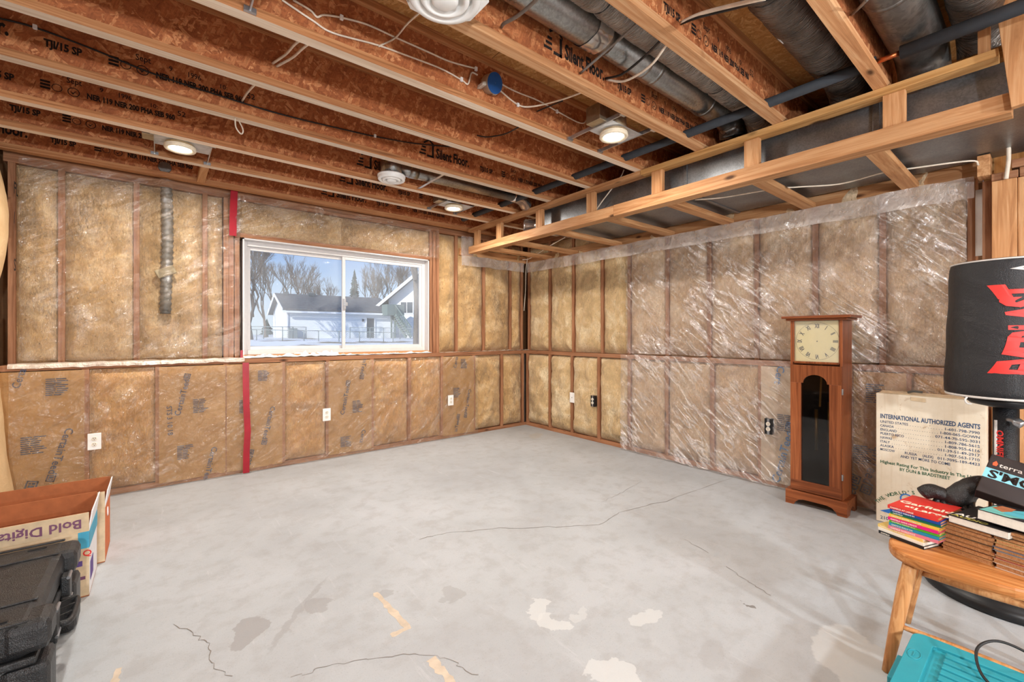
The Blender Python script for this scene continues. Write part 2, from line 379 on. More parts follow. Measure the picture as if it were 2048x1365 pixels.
L['crack'] = plain('crack_dark', srgb(128,120,112), .9)
def ribbon(pts, w, z, jitter=0.0):
    pts = [Vector(p) for p in pts]; mb = MB(); n = len(pts)
    for i, p in enumerate(pts):
        t = (pts[min(i+1, n-1)]-pts[max(i-1, 0)]).normalized(); s = Vector((-t.y, t.x, 0))*(w/2)*(1+random.uniform(-jitter, jitter))
        o = Vector((0, 0, z)); mb.v += [tuple(p-s+o), tuple(p+s+o)]
    for i in range(n-1): mb.face(2*i, 2*i+1, 2*i+3, 2*i+2)
    return mb
def crack(pts, w=.0025):
    P = [on_z(x, y, 0) for x, y in pts]; out = []
    for a, b in zip(P, P[1:]):
        for k in range(7): q = a.lerp(b, k/7); out.append(q + Vector((random.gauss(0, .006), random.gauss(0, .006), 0)))
    obj('crack', ribbon(out, w, .0012, .5), L['crack'], fl)
crack([(348,1250),(400,1275),(418,1290),(422,1325),(470,1362)]); crack([(580,1358),(650,1335),(740,1318),(830,1310),(900,1320),(960,1362)], .002)
crack([(840,1080),(890,1066),(1000,1058),(1130,1054),(1200,1050),(1240,1025),(1330,1003),(1480,950)], .003); crack([(1205,1005),(1245,985),(1290,960)], .002)
crack([(1450,1133),(1500,1165),(1550,1200)], .003); crack([(1370,1080),(1425,1112)], .002)
L['scrap'] = plain('tan_paper_scrap', srgb(200,184,164), .8)
def scrap(pts, w, label):
    P = [on_z(x, y, 0) for x, y in pts]; out = []
    for a, b in zip(P, P[1:]):
        for k in range(5): out.append(a.lerp(b, k/5) + Vector((random.gauss(0, .002), random.gauss(0, .002), 0)))
    out.append(P[-1]); mb = ribbon(out, w, .0005, .35); n = len(mb.v)
    o = obj('paper_scrap', mb, L['scrap']); md = o.modifiers.new('thickness', 'SOLIDIFY'); md.thickness = .0018; md.offset = 1
    tag(o, label, 'paper scrap', 'torn adhesive paper strips on the floor')
scrap([(750,1186),(775,1212),(797,1237),(816,1256),(782,1272)], .028, 'torn tan paper strip bent like a hook on the middle of the floor')
scrap([(862,1318),(880,1340),(900,1362),(915,1385)], .035, 'torn tan paper strip at the bottom edge, right of the hooked one')
scrap([(236,1338),(228,1365),(222,1385)], .022, 'short tan paper strip at the bottom edge beside the black case')

# ------------------------------------------------------------------ insulation, studs and walls
def batt_mesh(u0, u1, z0, z1, seed, puff=.025, deep=.035, nu=22, nz=0, tuck=.02):
    """puffy insulation in (u, out, z): 'out' is towards the room"""
    nz = nz or max(10, int((z1-z0)/.026)); w = u1-u0; h = z1-z0; mb = MB()
    def fn(a, b):
        ed = min(a, 1-a)*w; et = min(b, 1-b)*h
        e1 = 1-math.exp(-(ed/.045)**1.2); e2 = 1-math.exp(-(et/.06)**1.2)
        u = u0+a*w; z = z0+b*h
        nn = fbm(u*7+seed*3.1, z*4.5, seed*1.7, 4); n2 = fbm(u*22, z*14+seed, seed, 3)
        crease = -max(0, 1-abs(((z+.13*fbm(u*3, z, seed)+seed*.37) % .55)-.27)/.02)*.018
        out = -deep + (deep+puff)*min(e1, e2)*1.0 + (nn*.026+n2*.009+crease)*min(e1, e2)
        if ed < .02: z += n2*.01
        if 0 < a < 1: u += fbm(z*9, seed*2.3+a*5, 0, 2)*.008*(1-min(1, ed/.06))
        return (u, out, z)
    mb.grid(fn, nu, nz); return mb
def to_wall(mb, wall, face):
    if wall == 'W': mb.v = [(u, face-o, z) for u, o, z in mb.v]
    else: mb.v = [(face-o, u, z) for u, o, z in mb.v]; mb.f = [tuple(reversed(f)) for f in mb.f]
    return mb
_seed = [1]
def batt(parent, wall, face, u0, u1, z0, z1, mat='fiber', puff=.022, deep=.04, name='insulation_batt', label=None):
    _seed[0] += 1; u0, u1 = min(u0, u1)-.010, max(u0, u1)+.010
    return obj(name, to_wall(batt_mesh(u0, u1, z0, z1, _seed[0]*1.37, puff, deep), wall, face), L[mat], parent, smooth=True, label=label)
def kraft_panel(parent, wall, face, u0, u1, z0, z1, mat='kraft', label=None, out=.004):
    u0, u1 = min(u0, u1), max(u0, u1); _seed[0] += 1; sd = _seed[0]; mb = MB()
    def fn(a, b):
        u = u0+a*(u1-u0); z = z0+b*(z1-z0); e = min(1, min(a, 1-a)*6)
        return (u, out + .012*e*(fbm(u*4+sd, z*3, sd, 3)) + .004*fbm(u*14+z*9, z*5-u*6, sd, 2)*e, z)
    mb.grid(fn, 14, 26); return obj('kraft_facing', to_wall(mb, wall, face), L[mat], parent, smooth=True, label=label)
def brand_print(parent, wall, face, c, ang, size, s='CertainTeed', mat='ink_blue', logo=True, off=.018):
    """printed word running along an angle; c = (u, z) of its start, squares of the mark at its end"""
    ca, sa = math.cos(ang), math.sin(ang)
    if wall == 'W': ex = Vector((ca, 0, sa)); ey = Vector((-sa, 0, ca)); o = Vector((c[0], face-off, c[1]))
    else: ex = Vector((0, -ca, sa)); ey = Vector((0, sa, ca)); o = Vector((face-off, c[0], c[1]))
    ms = [text_mesh(s, size, .012)]; w = max(v.co.x for v in ms[0].vertices)
    if logo:
        q = MB(); g = size*.12
        for (x0, y0, x1, y1) in ((0, 0, .72, .10), (0, 0, .10, .72), (.62, 0, .72, .72), (0, .62, .72, .72), (.17, .17, .33, .55), (.40, .17, .55, .36), (.40, .42, .55, .55)):
            q.v += [(w+g+x*size, y*size, 0) for x, y in ((x0, y0), (x1, y0), (x1, y1), (x0, y1))]; n = len(q.v)-4; q.face(n, n+1, n+2, n+3)
        ms.append(q.mesh('mark'))
    return obj('printed_brand', place_mesh(join_mesh(ms, 'printed_brand'), o, ex, ey), L[mat], parent)
def print_block(parent, wall, face, u, z, w, h, off=.018):
    mb = MB()
    for k in range(9):
        zz = z-h*(k/9); ww = w*random.uniform(.6, 1)
        for (a, b) in ((0, ww*.45), (ww*.5, ww)):
            if wall == 'W': mb.v += [(u+a, face-off, zz), (u+b, face-off, zz), (u+b, face-off, zz-h*.06), (u+a, face-off, zz-h*.06)]
            else: mb.v += [(face-off, u-a, zz), (face-off, u-b, zz), (face-off, u-b, zz-h*.06), (face-off, u-a, zz-h*.06)]
            n = len(mb.v)-4; mb.face(n, n+1, n+2, n+3)
    obj('printed_notice', mb, L['ink_blue'], parent)
XL = -.87                                                       # left end of the window wall
# --- window wall
WB = struct('wall_back', 'insulated stud wall with the window, pony wall below and ledge between')
Z_RB, Z_RT = .99, 1.032                                          # rail
obj('sheathing', MB().box(-.95, .60, 4.86, 4.92, 0, 2.86).box(2.52, 4.3, 4.86, 4.92, 0, 2.86).box(.6, 2.52, 4.86, 4.92, 0, 1.08).box(.6, 2.52, 4.86, 4.92, 2.15, 2.86), L['sheath'], WB)
obj('ledge_plate', MB().box(XL, XU, YW, 4.86, Z_RB, Z_RT), L['stud_x'], WB, bevel=.002)
obj('bottom_plate', MB().box(XL, XR, YW, YW+.09, 0, .04), L['stud_x'], WB, bevel=.002)
obj('top_plate', MB().box(XL, XU, YU, 4.86, 2.495, 2.58), L['stud_x'], WB, bevel=.002)
for px in (171, 316.5, 452, 565.7, 656, 744, 819, 885, 948, 1004, 1046):
    x = wx(px); obj('stud', MB().box(x-.02, x+.02, YW, YW+.09, .04, Z_RB), L['stud_z'], WB, bevel=.002)
ups = [wx(p, YU) for p in (23, 123, 273, 410)] + [.47, .51, .555, 2.545, 2.59, 2.635] + [wx(p, YU) for p in (913, 968, 1021, 1044)]
for x in ups: obj('stud', MB().box(x-.019, x+.019, YU, 4.86, Z_RT, 2.495), L['stud_z'], WB, bevel=.002)
obj('header', MB().box(.575, 2.525, YU, 4.86, 2.15, 2.19), L['stud_x'], WB, bevel=.002)
lw = [XL-.02] + [wx(p) for p in (171, 316.5, 452, 565.7, 656, 744, 819, 885, 948, 1004, 1046)]
kinds = 'kfkkokookff'
for i in range(11):
    a, b = lw[i]+.02, lw[i+1]-.02
    if kinds[i] == 'k':
        kp = kraft_panel(WB, 'W', YW, a-.015, b+.015, .03, .985, 'kraft')
        if i == 0:
            brand_print(kp, 'W', YW, (wx(40), on_y(40, 778, YW).z), math.radians(76), .060, 'Certa', logo=False)
            p = on_y(133, 855, YW); brand_print(kp, 'W', YW, (p.x, p.z), math.radians(-106), .066)
            p = on_y(82, 985, YW); brand_print(kp, 'W', YW, (p.x-.06, p.z-.1), math.radians(74), .085, 'eed')
            print_block(kp, 'W', YW, wx(92), .93, .13, .13); print_block(kp, 'W', YW, wx(42), .52, .13, .13)
        elif i == 2:
            p = on_y(360, 832, YW); brand_print(kp, 'W', YW, (p.x, p.z), math.radians(78), .060)
            p = on_y(424, 893, YW); brand_print(kp, 'W', YW, (p.x, p.z), math.radians(-103), .060)
            print_block(kp, 'W', YW, wx(386), .70, .11, .12); print_block(kp, 'W', YW, wx(354), .32, .11, .12)
            brand_print(kp, 'W', YW, (wx(333), .66), math.radians(-88), .05, 'STS 3 10 18', logo=False)
        elif i == 3:
            p = on_y(541, 812, YW); brand_print(kp, 'W', YW, (p.x, p.z), math.radians(-103), .060)
            brand_print(kp, 'W', YW, (wx(497), .02), math.radians(76), .064, 'Teed'); print_block(kp, 'W', YW, wx(515), .92, .10, .1)
            print_block(kp, 'W', YW, wx(478), .66, .09, .12)
        elif i == 5:
            p = on_y(687, 830, YW); brand_print(kp, 'W', YW, (p.x, p.z), math.radians(79), .060)
            p = on_y(716, 718, YW); brand_print(kp, 'W', YW, (p.x+.05, p.z), math.radians(-101), .060, 'inTeed')
            brand_print(kp, 'W', YW, (wx(723), .25), math.radians(-101), .060, 'Certa', logo=False)
            print_block(kp, 'W', YW, wx(704), .56, .11, .13); print_block(kp, 'W', YW, wx(680), .20, .11, .11)
        else:
            brand_print(kp, 'W', YW, (wx(911), .84), math.radians(80), .060, 'Certa', logo=False)
            p = on_y(936, 778, YW); brand_print(kp, 'W', YW, (p.x, p.z), math.radians(-102), .060)
            brand_print(kp, 'W', YW, (wx(913), .06), math.radians(79), .060, 'inTeed')
            print_block(kp, 'W', YW, wx(920), .95, .10, .12); print_block(kp, 'W', YW, wx(905), .60, .11, .12)
    else:
        batt(WB, 'W', YW, a, b, .045, .985, 'fiber_orange' if kinds[i] == 'o' or i == 1 else 'fiber', .014 if i < 9 else .04)
for a, b in ((wx(23, YU), wx(123, YU)), (wx(123, YU), wx(273, YU)), (wx(273, YU), wx(410, YU)), (wx(410, YU), .45), (2.655, wx(913, YU)), (wx(913, YU), wx(968, YU)), (wx(968, YU), wx(1021, YU)), (wx(1021, YU), wx(1044, YU))):
    batt(WB, 'W', YU, a+.018, b-.018, 1.034, 2.49, 'fiber', .022 if b < 1 else .035)
batt(WB, 'W', YU, .58, 1.5, 2.195, 2.49, 'fiber', .012); batt(WB, 'W', YU, 1.5, 2.54, 2.195, 2.49, 'fiber', .012)
# --- right wall
WR = struct('wall_right', 'insulated stud wall with pony wall, mostly under clear plastic')
YE = .30
obj('sheathing', MB().box(4.21, 4.27, YE, 4.92, 0, 2.86), L['sheath'], WR)
obj('foundation', MB().box(4.10, 4.21, YE, 4.86, 0, .985).box(-.9, 4.10, 4.76, 4.86, 0, .985), L['concrete_wall'], WR)
obj('ledge_plate', MB().box(XR, 4.21, .30, YW, Z_RB, Z_RT), L['stud_y'], WR, bevel=.002)
obj('bottom_plate', MB().box(XR, XR+.09, .30, YW, 0, .04), L['stud_y'], WR, bevel=.002)
obj('top_plate', MB().box(XU, 4.21, .30, YU, 2.495, 2.58), L['stud_y'], WR, bevel=.002)
lr = [ry(p) for p in (1054, 1099, 1143.5, 1197, 1258, 1333, 1424, 1521, 1706, 1815, 1925)]
for y in lr: obj('stud', MB().box(XR, XR+.09, y-.02, y+.02, .04, Z_RB), L['stud_z'], WR, bevel=.002)
ur = [ry(p, XU) for p in (1057, 1099, 1146, 1204, 1258, 1334, 1418, 1513, 1630, 1765, 1943)]
for y in ur: obj('stud', MB().box(XU, 4.21, y-.019, y+.019, Z_RT, 2.495), L['stud_z'], WR, bevel=.002)
for i in range(10):
    a, b = lr[i+1]+.02, lr[i]-.02
    if i in (7, 8):
        kp = kraft_panel(WR, 'R', XR, a-.015, b+.015, .03, .985, 'kraft_pale' if i == 7 else 'kraft')
        if i == 7:
            p = on_x(1560, 968, XR); brand_print(kp, 'R', XR, (p.y, p.z), math.radians(77), .088, mat='ink_sky')
            p = on_x(1557, 731, XR); brand_print(kp, 'R', XR, (p.y, p.z), math.radians(-100), .08, mat='ink_sky', logo=False, s='Cert')
            print_block(kp, 'R', XR, ry(1556), .60, .14, .14)
        else:
            p = on_x(1752, 893, XR); brand_print(kp, 'R', XR, (p.y, p.z), math.radians(-105), .088, 'ainTeed')
            p = on_x(1707, 1003, XR); brand_print(kp, 'R', XR, (p.y, p.z), math.radians(75), .088, 'eed')
            print_block(kp, 'R', XR, ry(1733), .90, .12, .14); print_block(kp, 'R', XR, ry(1708), .45, .12, .14)
    else: batt(WR, 'R', XR, a, b, .045, .985, 'fiber_cream' if i < 4 else ('fiber_pink' if i < 9 else 'fiber_orange'), .048 if i < 4 else .03)
for i in range(10): batt(WR, 'R', XU, ur[i+1]+.018, ur[i]-.018, 1.034, 2.49, 'fiber_cream' if i < 4 else 'fiber_pink', .034)
# --- left wall: bulging paper-faced insulation
WL = struct('wall_left', 'left wall with bulging paper-faced insulation')
obj('sheathing', MB().box(-1.0, -.95, -4.3, 4.92, 0, 2.86), L['sheath'], WL)
obj('stud', MB().box(-.95, -.875, 4.50, 4.54, 1.38, 1.50), L['pine_z'], WL)
def bulge(y0, y1, z0, z1, prof, name):
    mb = MB()
    def fn(a, b):
        y = y0+a*(y1-y0); z = z0+b*(z1-z0); k = prof(b)
        return (-.95 + k*math.sin(math.pi*min(1, max(0, .12+a*.76)))**.45 + .006*fbm(y*5, z*5, 3, 3), y, z)
    mb.grid(fn, 20, 30); return obj(name, mb, L['kraft_raw'], WL, smooth=True)
ub = bulge(4.05, 4.62, 1.50, 2.50, lambda b: .085+.075*math.sin(math.pi*b)**.8, 'kraft_facing')
bulge(4.0, 4.62, .02, 1.38, lambda b: .11+.10*(1-b)**2, 'kraft_facing')
for z, s in ((2.24, 'FL'), (2.03, '/'), (1.70, 'S')): letter(s, .12, (-.79, 4.55, z), (0, 1, 0), (0, 0, 1), L['ink'], ub, 'printed_brand', .02)
# --- rest of the basement, behind the camera and past the right wall's end
WF = struct('wall_front', 'far wall of the basement behind the camera')
obj('drywall', MB().box(-1.0, 5.5, -4.36, -4.3, 0, 2.86), L['drywall'], WF)
WP = struct('wall_side', 'framed wall of the next room past the right wall')
obj('panel', MB().box(5.5, 5.56, -4.36, .30, 0, 2.86).box(4.28, 5.5, .25, .30, 0, 2.86), L['tan_z'], WP)
for y in (.06, -.32, -.72): obj('stud', MB().box(5.41, 5.5, y-.02, y+.02, 0, 2.5), L['pine_z'], WP)

# ------------------------------------------------------------------ window
W1 = struct('window_1', 'white vinyl sliding window with two panes')
wl, wr_, wb_, wt_ = .60, 2.52, 1.06, 2.15
yf = 4.80                                                        # room face of the frame
obj('jamb', MB().box(wl, wl+.012, YU+.005, 4.90, wb_, wt_).box(wr_-.012, wr_, YU+.005, 4.90, wb_, wt_).box(wl, wr_, YU+.005, 4.90, wt_-.012, wt_), L['vinyl'], W1)
fr = MB(); a, b, c, d = wl+.012, wr_-.012, wb_, wt_-.012
fr.box(a, a+.035, yf, 4.88, c, d).box(b-.035, b, yf, 4.88, c, d).box(a+.035, b-.035, yf, 4.88, c, c+.045).box(a+.035, b-.035, yf, 4.88, d-.045, d)
obj('frame', fr, L['vinyl'], W1, bevel=.003)
mid = on_y(688, 600, 4.82).x
def sash(x0, x1, y0, nm):
    z0, z1 = c+.045, d-.045; w = .032; mb = MB()
    mb.box(x0, x0+w, y0, y0+.025, z0, z1).box(x1-w, x1, y0, y0+.025, z0, z1).box(x0+w, x1-w, y0, y0+.025, z0, z0+w).box(x0+w, x1-w, y0, y0+.025, z1-w, z1)
    s = obj('sash', mb, L['vinyl'], W1, bevel=.002)
    obj('pane', MB().box(x0+w, x1-w, y0+.010, y0+.014, z0+w, z1-w), L['glass'], s)
    return s
def glass():
    n = NT('window_glass'); t = n.t; t.nodes.remove(n.b)
    v = n.coord(rand=False); sm = n.noise(v, 2.2, 4)
    tr = n.add('BsdfTransparent', {'Color': (.96, .98, .98, 1)}).outputs[0]; gl = n.add('BsdfGlossy', {'Roughness': .01}).outputs[0]
    df = n.add('BsdfDiffuse', {'Color': (.9, .93, .97, 1)}).outputs[0]
    m = n.add('MixShader', {0: n.ramp(sm, (.3, (.03,)*3), (.75, (.13,)*3)), 1: tr, 2: df}).outputs[0]
    m = n.add('MixShader', {0: n.math('MULTIPLY', n.add('LayerWeight', {'Blend': .12}).outputs['Fresnel'], .45), 1: m, 2: gl}).outputs[0]
    t.links.new(m, n.out.inputs[0]); return n.mat
L['glass'] = glass()
s1 = sash(a+.035, mid+.02, yf+.045, 'l'); s2 = sash(mid-.02, b-.035, yf+.012, 'r')
lt = MB().box(mid-.012, mid+.014, yf-.004, yf+.012, 1.52, 1.64).box(mid-.006, mid+.03, yf-.014, yf-.004, 1.56, 1.60)
obj('latch', lt, L['steel'], s2, bevel=.002)
sill = MB()
def sf(u, v_):
    x = wl+u*(wr_-wl); y = YU-.085+v_*.17
    return (x, y, Z_RT+.004+.012*abs(fbm(x*9, y*14, 2, 4))+(.012+.05*math.exp(-((x-1.25)/.22)**2)+.025*math.exp(-((x-.85)/.25)**2))*abs(fbm(x*13, y*16, 5, 4))*math.sin(math.pi*v_)*1.6)
sill.grid(sf, 90, 10); obj('sill_board', MB().box(wl, wr_, YU, 4.86, Z_RT, wb_), L['pine_x'], W1)
s = obj('crumpled_sheet', sill, L['white'], smooth=False); tag(s, 'crumpled white sheet and plaster scraps lying along the window sill', 'sheet')

# ------------------------------------------------------------------ ceiling and joists
CE = struct('ceiling', 'open ceiling of strand board subfloor panels')
xs = [-.95, 1.49, 3.93, 5.5]
for j in range(8):
    y0 = -4.3+j*1.22-.0; y1 = min(y0+1.217, 4.92)
    for i in range(3): obj('subfloor_panel', MB().box(xs[i]+.002, xs[i+1]-.002, y0, y1, ZS, ZS+.018), L['subfloor'], CE)
ordinal = ['first', 'second', 'third', 'fourth', 'fifth', 'sixth', 'seventh', 'eighth', 'ninth', 'tenth']
JY = [4.575, 4.08, 3.60, 3.07, 2.57, 2.06, 1.56, 1.06, .573]
prints = {0: (-1.18, 1.25), 1: (-1.29, 1.27), 2: (-1.32, 1.26), 3: (-1.0, 1.555), 6: (1.45,), 7: (1.12,), 8: (.55,)}
def circle_mark(mb, x, z, r, kind):
    n = 20; b0 = len(mb.v)
    for k in range(n):
        t = 2*math.pi*k/n
        for rr in (r, r*.84): mb.v.append((x+math.cos(t)*rr, z+math.sin(t)*rr, 0))
    for k in range(n):
        l = (k+1) % n; mb.face(b0+2*k, b0+2*l, b0+2*l+1, b0+2*k+1)
def stamp(web, y, x0):
    tag_ink = L['ink']; ms = []; ex, ey = Vector((1, 0, 0)), Vector((0, 0, 1)); Y = y-.0065
    q = MB()                                                     # house mark with floor lines in front of the name
    def rect(xa, za, xb, zb): q.v.extend([(xa, za, 0), (xb, za, 0), (xb, zb, 0), (xa, zb, 0)]); n = len(q.v)-4; q.face(n, n+1, n+2, n+3)
    for k in range(3): rect(.0+.012*k, .0+k*.026, .055, .014+k*.026)
    rect(.065, -.01, .125, .006); rect(.108, -.01, .125, .085); q.v.extend([(.04, .085, 0), (.083, .115, 0), (.13, .08, 0), (.13, .095, 0), (.083, .132, 0), (.035, .098, 0)]); n = len(q.v)-6; q.face(n, n+1, n+4, n+5); q.face(n+1, n+2, n+3, n+4)
    obj('printed_stamp', place_mesh(q.mesh('mark'), (x0, Y, 2.648), ex, ey), tag_ink, web); q = MB()
    for k in range(3): rect(.795, .0+k*.018, .835, .012+k*.018)  # grade block
    circle_mark(q, .862, .02, .022, 0); circle_mark(q, .93, .018, .026, 1)
    q.v.extend([(.915, .02, 0), (.927, .004, 0), (.946, .034, 0), (.928, .014, 0)]); n = len(q.v)-4; q.face(n, n+1, n+2, n+3)
    obj('printed_stamp', place_mesh(q.mesh('mark'), (x0, Y, 2.648), ex, ey), tag_ink, web)
    def tx(s, size, x, z, bold=.02, st=1.0):
        m = text_mesh(s, size, bold, 'LEFT', st, .98); m.transform(Matrix.Translation((x, z, 0))); ms.append(m)
    tx('Silent Floor.', .104, .145, .0, .035, .62); tx('TJI/15 SP', .050, .565, .0, .045, .74)
    tx('NER 119 NER 200 PHA SEB 960', .045, .985, .0, .045, .70); tx('Sept', .046, .90, .066, .01, .8); tx('9', .036, 1.04, .06, .01); tx('1996', .042, 1.12, .055, .01, .8)
    tx('10:', .036, 1.27, .045, .01); tx('52', .046, 1.41, .035, .01)
    for m in ms: obj('printed_stamp', place_mesh(m, (x0, Y, 2.648), ex, ey), L['ink'], web)
for i, y in enumerate(JY):
    lab = {0: 'I-joist lying along the top of the window wall', 8: 'I-joist nearest the camera, between two fat ducts'}.get(i, '%s I-joist out from the window wall, strand board web and wooden flanges' % ordinal[i])
    if i == 0: lab = 'first I-joist, lying along the top of the window wall'
    if i == 8: lab = 'ninth I-joist out from the window wall, nearest the camera'
    J = thing('floor_joist', lab, 'joist', (-.95, y, ZJ), group='wooden I-joists under the floor above')
    x1 = 4.2
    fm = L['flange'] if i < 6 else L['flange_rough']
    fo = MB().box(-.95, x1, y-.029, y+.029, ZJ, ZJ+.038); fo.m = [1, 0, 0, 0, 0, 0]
    obj('bottom_flange', fo, [fm, L['flange_bounce'] if 0 < i < 6 else fm], J)
    obj('top_flange', MB().box(-.95, x1, y-.029, y+.029, ZS-.038, ZS), L['flange'], J, bevel=.002)
    wb = obj('web', MB().box(-.95, x1, y-.0055, y+.0055, ZJ+.036, ZS-.036), L['web'], J)
    for x0 in prints.get(i, ()): stamp(wb, y, x0)
bl = obj('blocking', MB().box(.245, .30, 4.08+.029, 4.575-.029, ZJ+.002, ZJ+.04), L['pine_y'], bevel=.002); tag(bl, 'short wooden block between the first two joists above the window wall', 'block')

# ------------------------------------------------------------------ soffit framing and trunk duct
XS = 2.93
SF = thing('soffit_frame', 'boxed lumber soffit frame around the trunk duct along the right wall', 'soffit frame', (XS, .1, 2.235))
obj('top_rail', MB().box(XS, XS+.09, 2.04, 4.49, 2.502, ZJ-.001), L['pine_y'], SF, bevel=.002)
obj('top_rail', MB().box(XS, XS+.09, .16, 2.037, 2.502, ZJ-.001), L['tan_y'], SF, bevel=.002)
obj('front_rail', MB().box(XS, XS+.038, 2.30, 4.48, 2.235, 2.322), L['pine_y'], SF, bevel=.002)
obj('front_rail', MB().box(XS, XS+.038, .12, 2.297, 2.235, 2.325), L['pine_y'], SF, bevel=.002)
obj('bottom_rail', MB().box(XS+.038, XS+.128, .12, 4.48, 2.245, 2.283), L['pine_y'], SF, bevel=.002)
for y in (4.345, 3.90, 3.235, 2.565, 1.905, 1.22, .522):
    obj('upright', MB().box(XS+.02, XS+.058, y-.045, y+.045, 2.326, 2.501), L['pine_z'], SF, bevel=.002)
for y in (4.19, 3.73, 3.07, 2.43, 1.85, 1.22, .62):
    obj('cross_piece', MB().box(XS+.13, 4.018, y-.042, y+.042, 2.247, 2.287), L['pine_x'], SF, bevel=.002)
obj('ledger', MB().box(4.02, 4.058, .28, 4.67, 2.25, 2.342), L['pine_y'], SF, bevel=.002)
obj('end_ledger', MB().box(XS, 4.018, 4.672, 4.708, 2.25, 2.34), L['pine_x'], SF, bevel=.002)
TD = thing('trunk_duct', 'rectangular galvanized trunk duct inside the soffit frame', 'duct', (3.1, .1, 2.33))
ys = [-.6, .62, 1.75, 2.05, 3.36]
for k in range(4):
    obj('duct_section', MB().box(3.09, 3.97, ys[k]+.004, ys[k+1]-.004, 2.33, 2.535), L['galv_trunk'], TD, bevel=.004)
    if k: obj('drive_cleat', MB().box(3.082, 3.978, ys[k]-.016, ys[k]+.016, 2.322, 2.537), L['galv_trunk'], TD, bevel=.003)
obj('end_cap', MB().box(3.085, 3.975, 3.357, 3.368, 2.325, 2.538), L['galv_trunk'], TD)
# framing at the near end of the soffit and of the right wall
NE = thing('hanger_stud', 'wooden stud hanging from the joists at the near end of the soffit', 'stud', (2.90, .07, 2.24))
obj('stud_board', MB().beam((2.905, .135, 2.86), (2.905, .075, 2.245), .09, .038, (1, 0, 0)), L['pine_z'], NE, bevel=.002)
obj('stud_board', MB().box(2.95, 2.985, .185, .225, 2.5405, 2.842), L['pine_z'], NE, bevel=.002)
obj('crosswise_board', MB().box(2.89, 2.93, -.35, .06, 2.60, 2.64), L['pine_y'], NE, bevel=.002)
PO = thing('door_post', 'wide wooden post with stub plates at the end of the right wall', 'post', (3.86, .18, 0))
obj('post_board', MB().box(3.85, 3.90, .137, .236, 0, 2.16), L['pine_z'], PO, bevel=.003)
obj('post_board', MB().box(3.86, 3.90, .112, .135, 0, 2.16), L['pine_z'], PO, bevel=.003)
obj('plate_stub', MB().box(3.85, 4.1, .132, .238, 2.162, 2.205), L['stud_y'], PO, bevel=.003)
obj('plate_stub', MB().box(3.85, 4.2, -.6, .128, 2.162, 2.215), L['stud_y'], PO, bevel=.003)
obj('plate_stub', MB().box(3.88, 4.2, -.6, .16, 2.225, 2.275), L['stud_y'], PO, bevel=.003)
obj('block', MB().box(3.83, 3.95, .240, .295, 2.20, 2.325), L['pine_x'], PO, bevel=.003)
obj('cripple_stud', MB().box(3.93, 3.96, .24, .28, 0, 2.19), L['stud_z'], PO, bevel=.003)
# ------------------------------------------------------------------ clear plastic over the walls
def film_sheet(name, wall, face, u0, u1, z0, z1, mat, label, out=.05, amp=.012, diag=1.0, nu=0, bays=None, sag=.03, lump=None, group='clear plastic sheets stapled to the walls'):
    u0, u1 = min(u0, u1), max(u0, u1); nu = nu or int((u1-u0)/.022)+4; nz = int((z1-z0)/.022)+4; sd = len(bpy.data.objects)*.37; mb = MB()
    def fn(a, b):
        u = u0+a*(u1-u0); z = z0+b*(z1-z0)
        q = fbm((u+diag*z)*3.2+sd, (z-diag*u)*13, sd, 4)
        ridge = (1-abs(q))**5; dr = 0
        if bays:
            near = min(abs(u-s_) for s_ in bays); dr = -sag*math.exp(-(near/.045)**2)*(.55+.45*math.sin(z*19+u*7)*fbm(z*4, u, sd, 2)*2)
        if lump and z > lump[1]: dr += .085*math.exp(-((u-lump[0])/.085)**2)*min(1, (z-lump[1])/.1)
        return (u + .006*fbm(z*6, sd, 0, 2), out + dr + amp*(ridge*1.1 + .7*fbm(u*5, z*4, sd, 3)) , z + .008*fbm(u*5, sd+4, 0, 2))
    mb.grid(fn, nu, nz); o = obj(name, to_wall(mb, wall, face), L[mat], smooth=True); tag(o, label, 'plastic sheet', group); return o
film_sheet('plastic_sheet', 'W', YU, XL+.085, .575, 1.06, 2.53, 'film', 'clear plastic over the upper window wall left of the window', .055, bays=ups[:7], sag=.035, lump=(.047, 1.40))
film_sheet('plastic_sheet', 'W', YU, .50, 2.62, 2.165, 2.53, 'film', 'clear plastic band over the wall above the window', .055, .02)
film_sheet('plastic_sheet', 'W', YW, XL+.05, wx(952), .01, .985, 'film_low', 'clear plastic over the paper-faced pony wall below the window', .035, .010)
film_sheet('plastic_sheet', 'R', XU, .35, ry(1258, XU), 1.05, 2.19, 'film_right', 'glossy wrinkled plastic over the upper right wall', .072, .018, -1.0, bays=ur, sag=.05)
film_sheet('plastic_sheet', 'R', XR, .40, ry(1248), .01, 1.04, 'film_right', 'glossy wrinkled plastic over the lower right wall behind the clock', .055, .014, -1.0, bays=lr, sag=.015)
film_sheet('plastic_strip', 'R', XU, .32, 4.60, 2.11, 2.245, 'film_strip', 'milky plastic strip hanging under the soffit along the right wall', .085, .006)
film_sheet('plastic_strip', 'W', YU, wx(917, YU), 3.95, 2.12, 2.246, 'film_strip', 'milky plastic strip under the soffit on the window wall', .07, .006)
film_sheet('plastic_strip', 'W', YU, wx(917, YU), wx(941, YU), 2.25, 2.49, 'film_strip', 'milky plastic flap beside the far end of the soffit', .06, .006)
mb = MB()
def lf(u, v):
    x = XL+.04+u*(.60-XL-.04); y = YU-.02-v*(YU-.02-YW+.012); z = Z_RT+.008+.012*abs(fbm(x*7, y*9, 1, 3))
    if v > .82: z -= (v-.82)/.18*.035; y = YW-.012-.004*fbm(x*20, v, 0, 2)
    return (x, y, z)
mb.grid(lf, 90, 14); tag(obj('plastic_strip', mb, L['film_ledge'], smooth=True), 'crumpled milky plastic folded over the ledge left of the window', 'plastic sheet', 'clear plastic sheets stapled to the walls')
mb = MB()
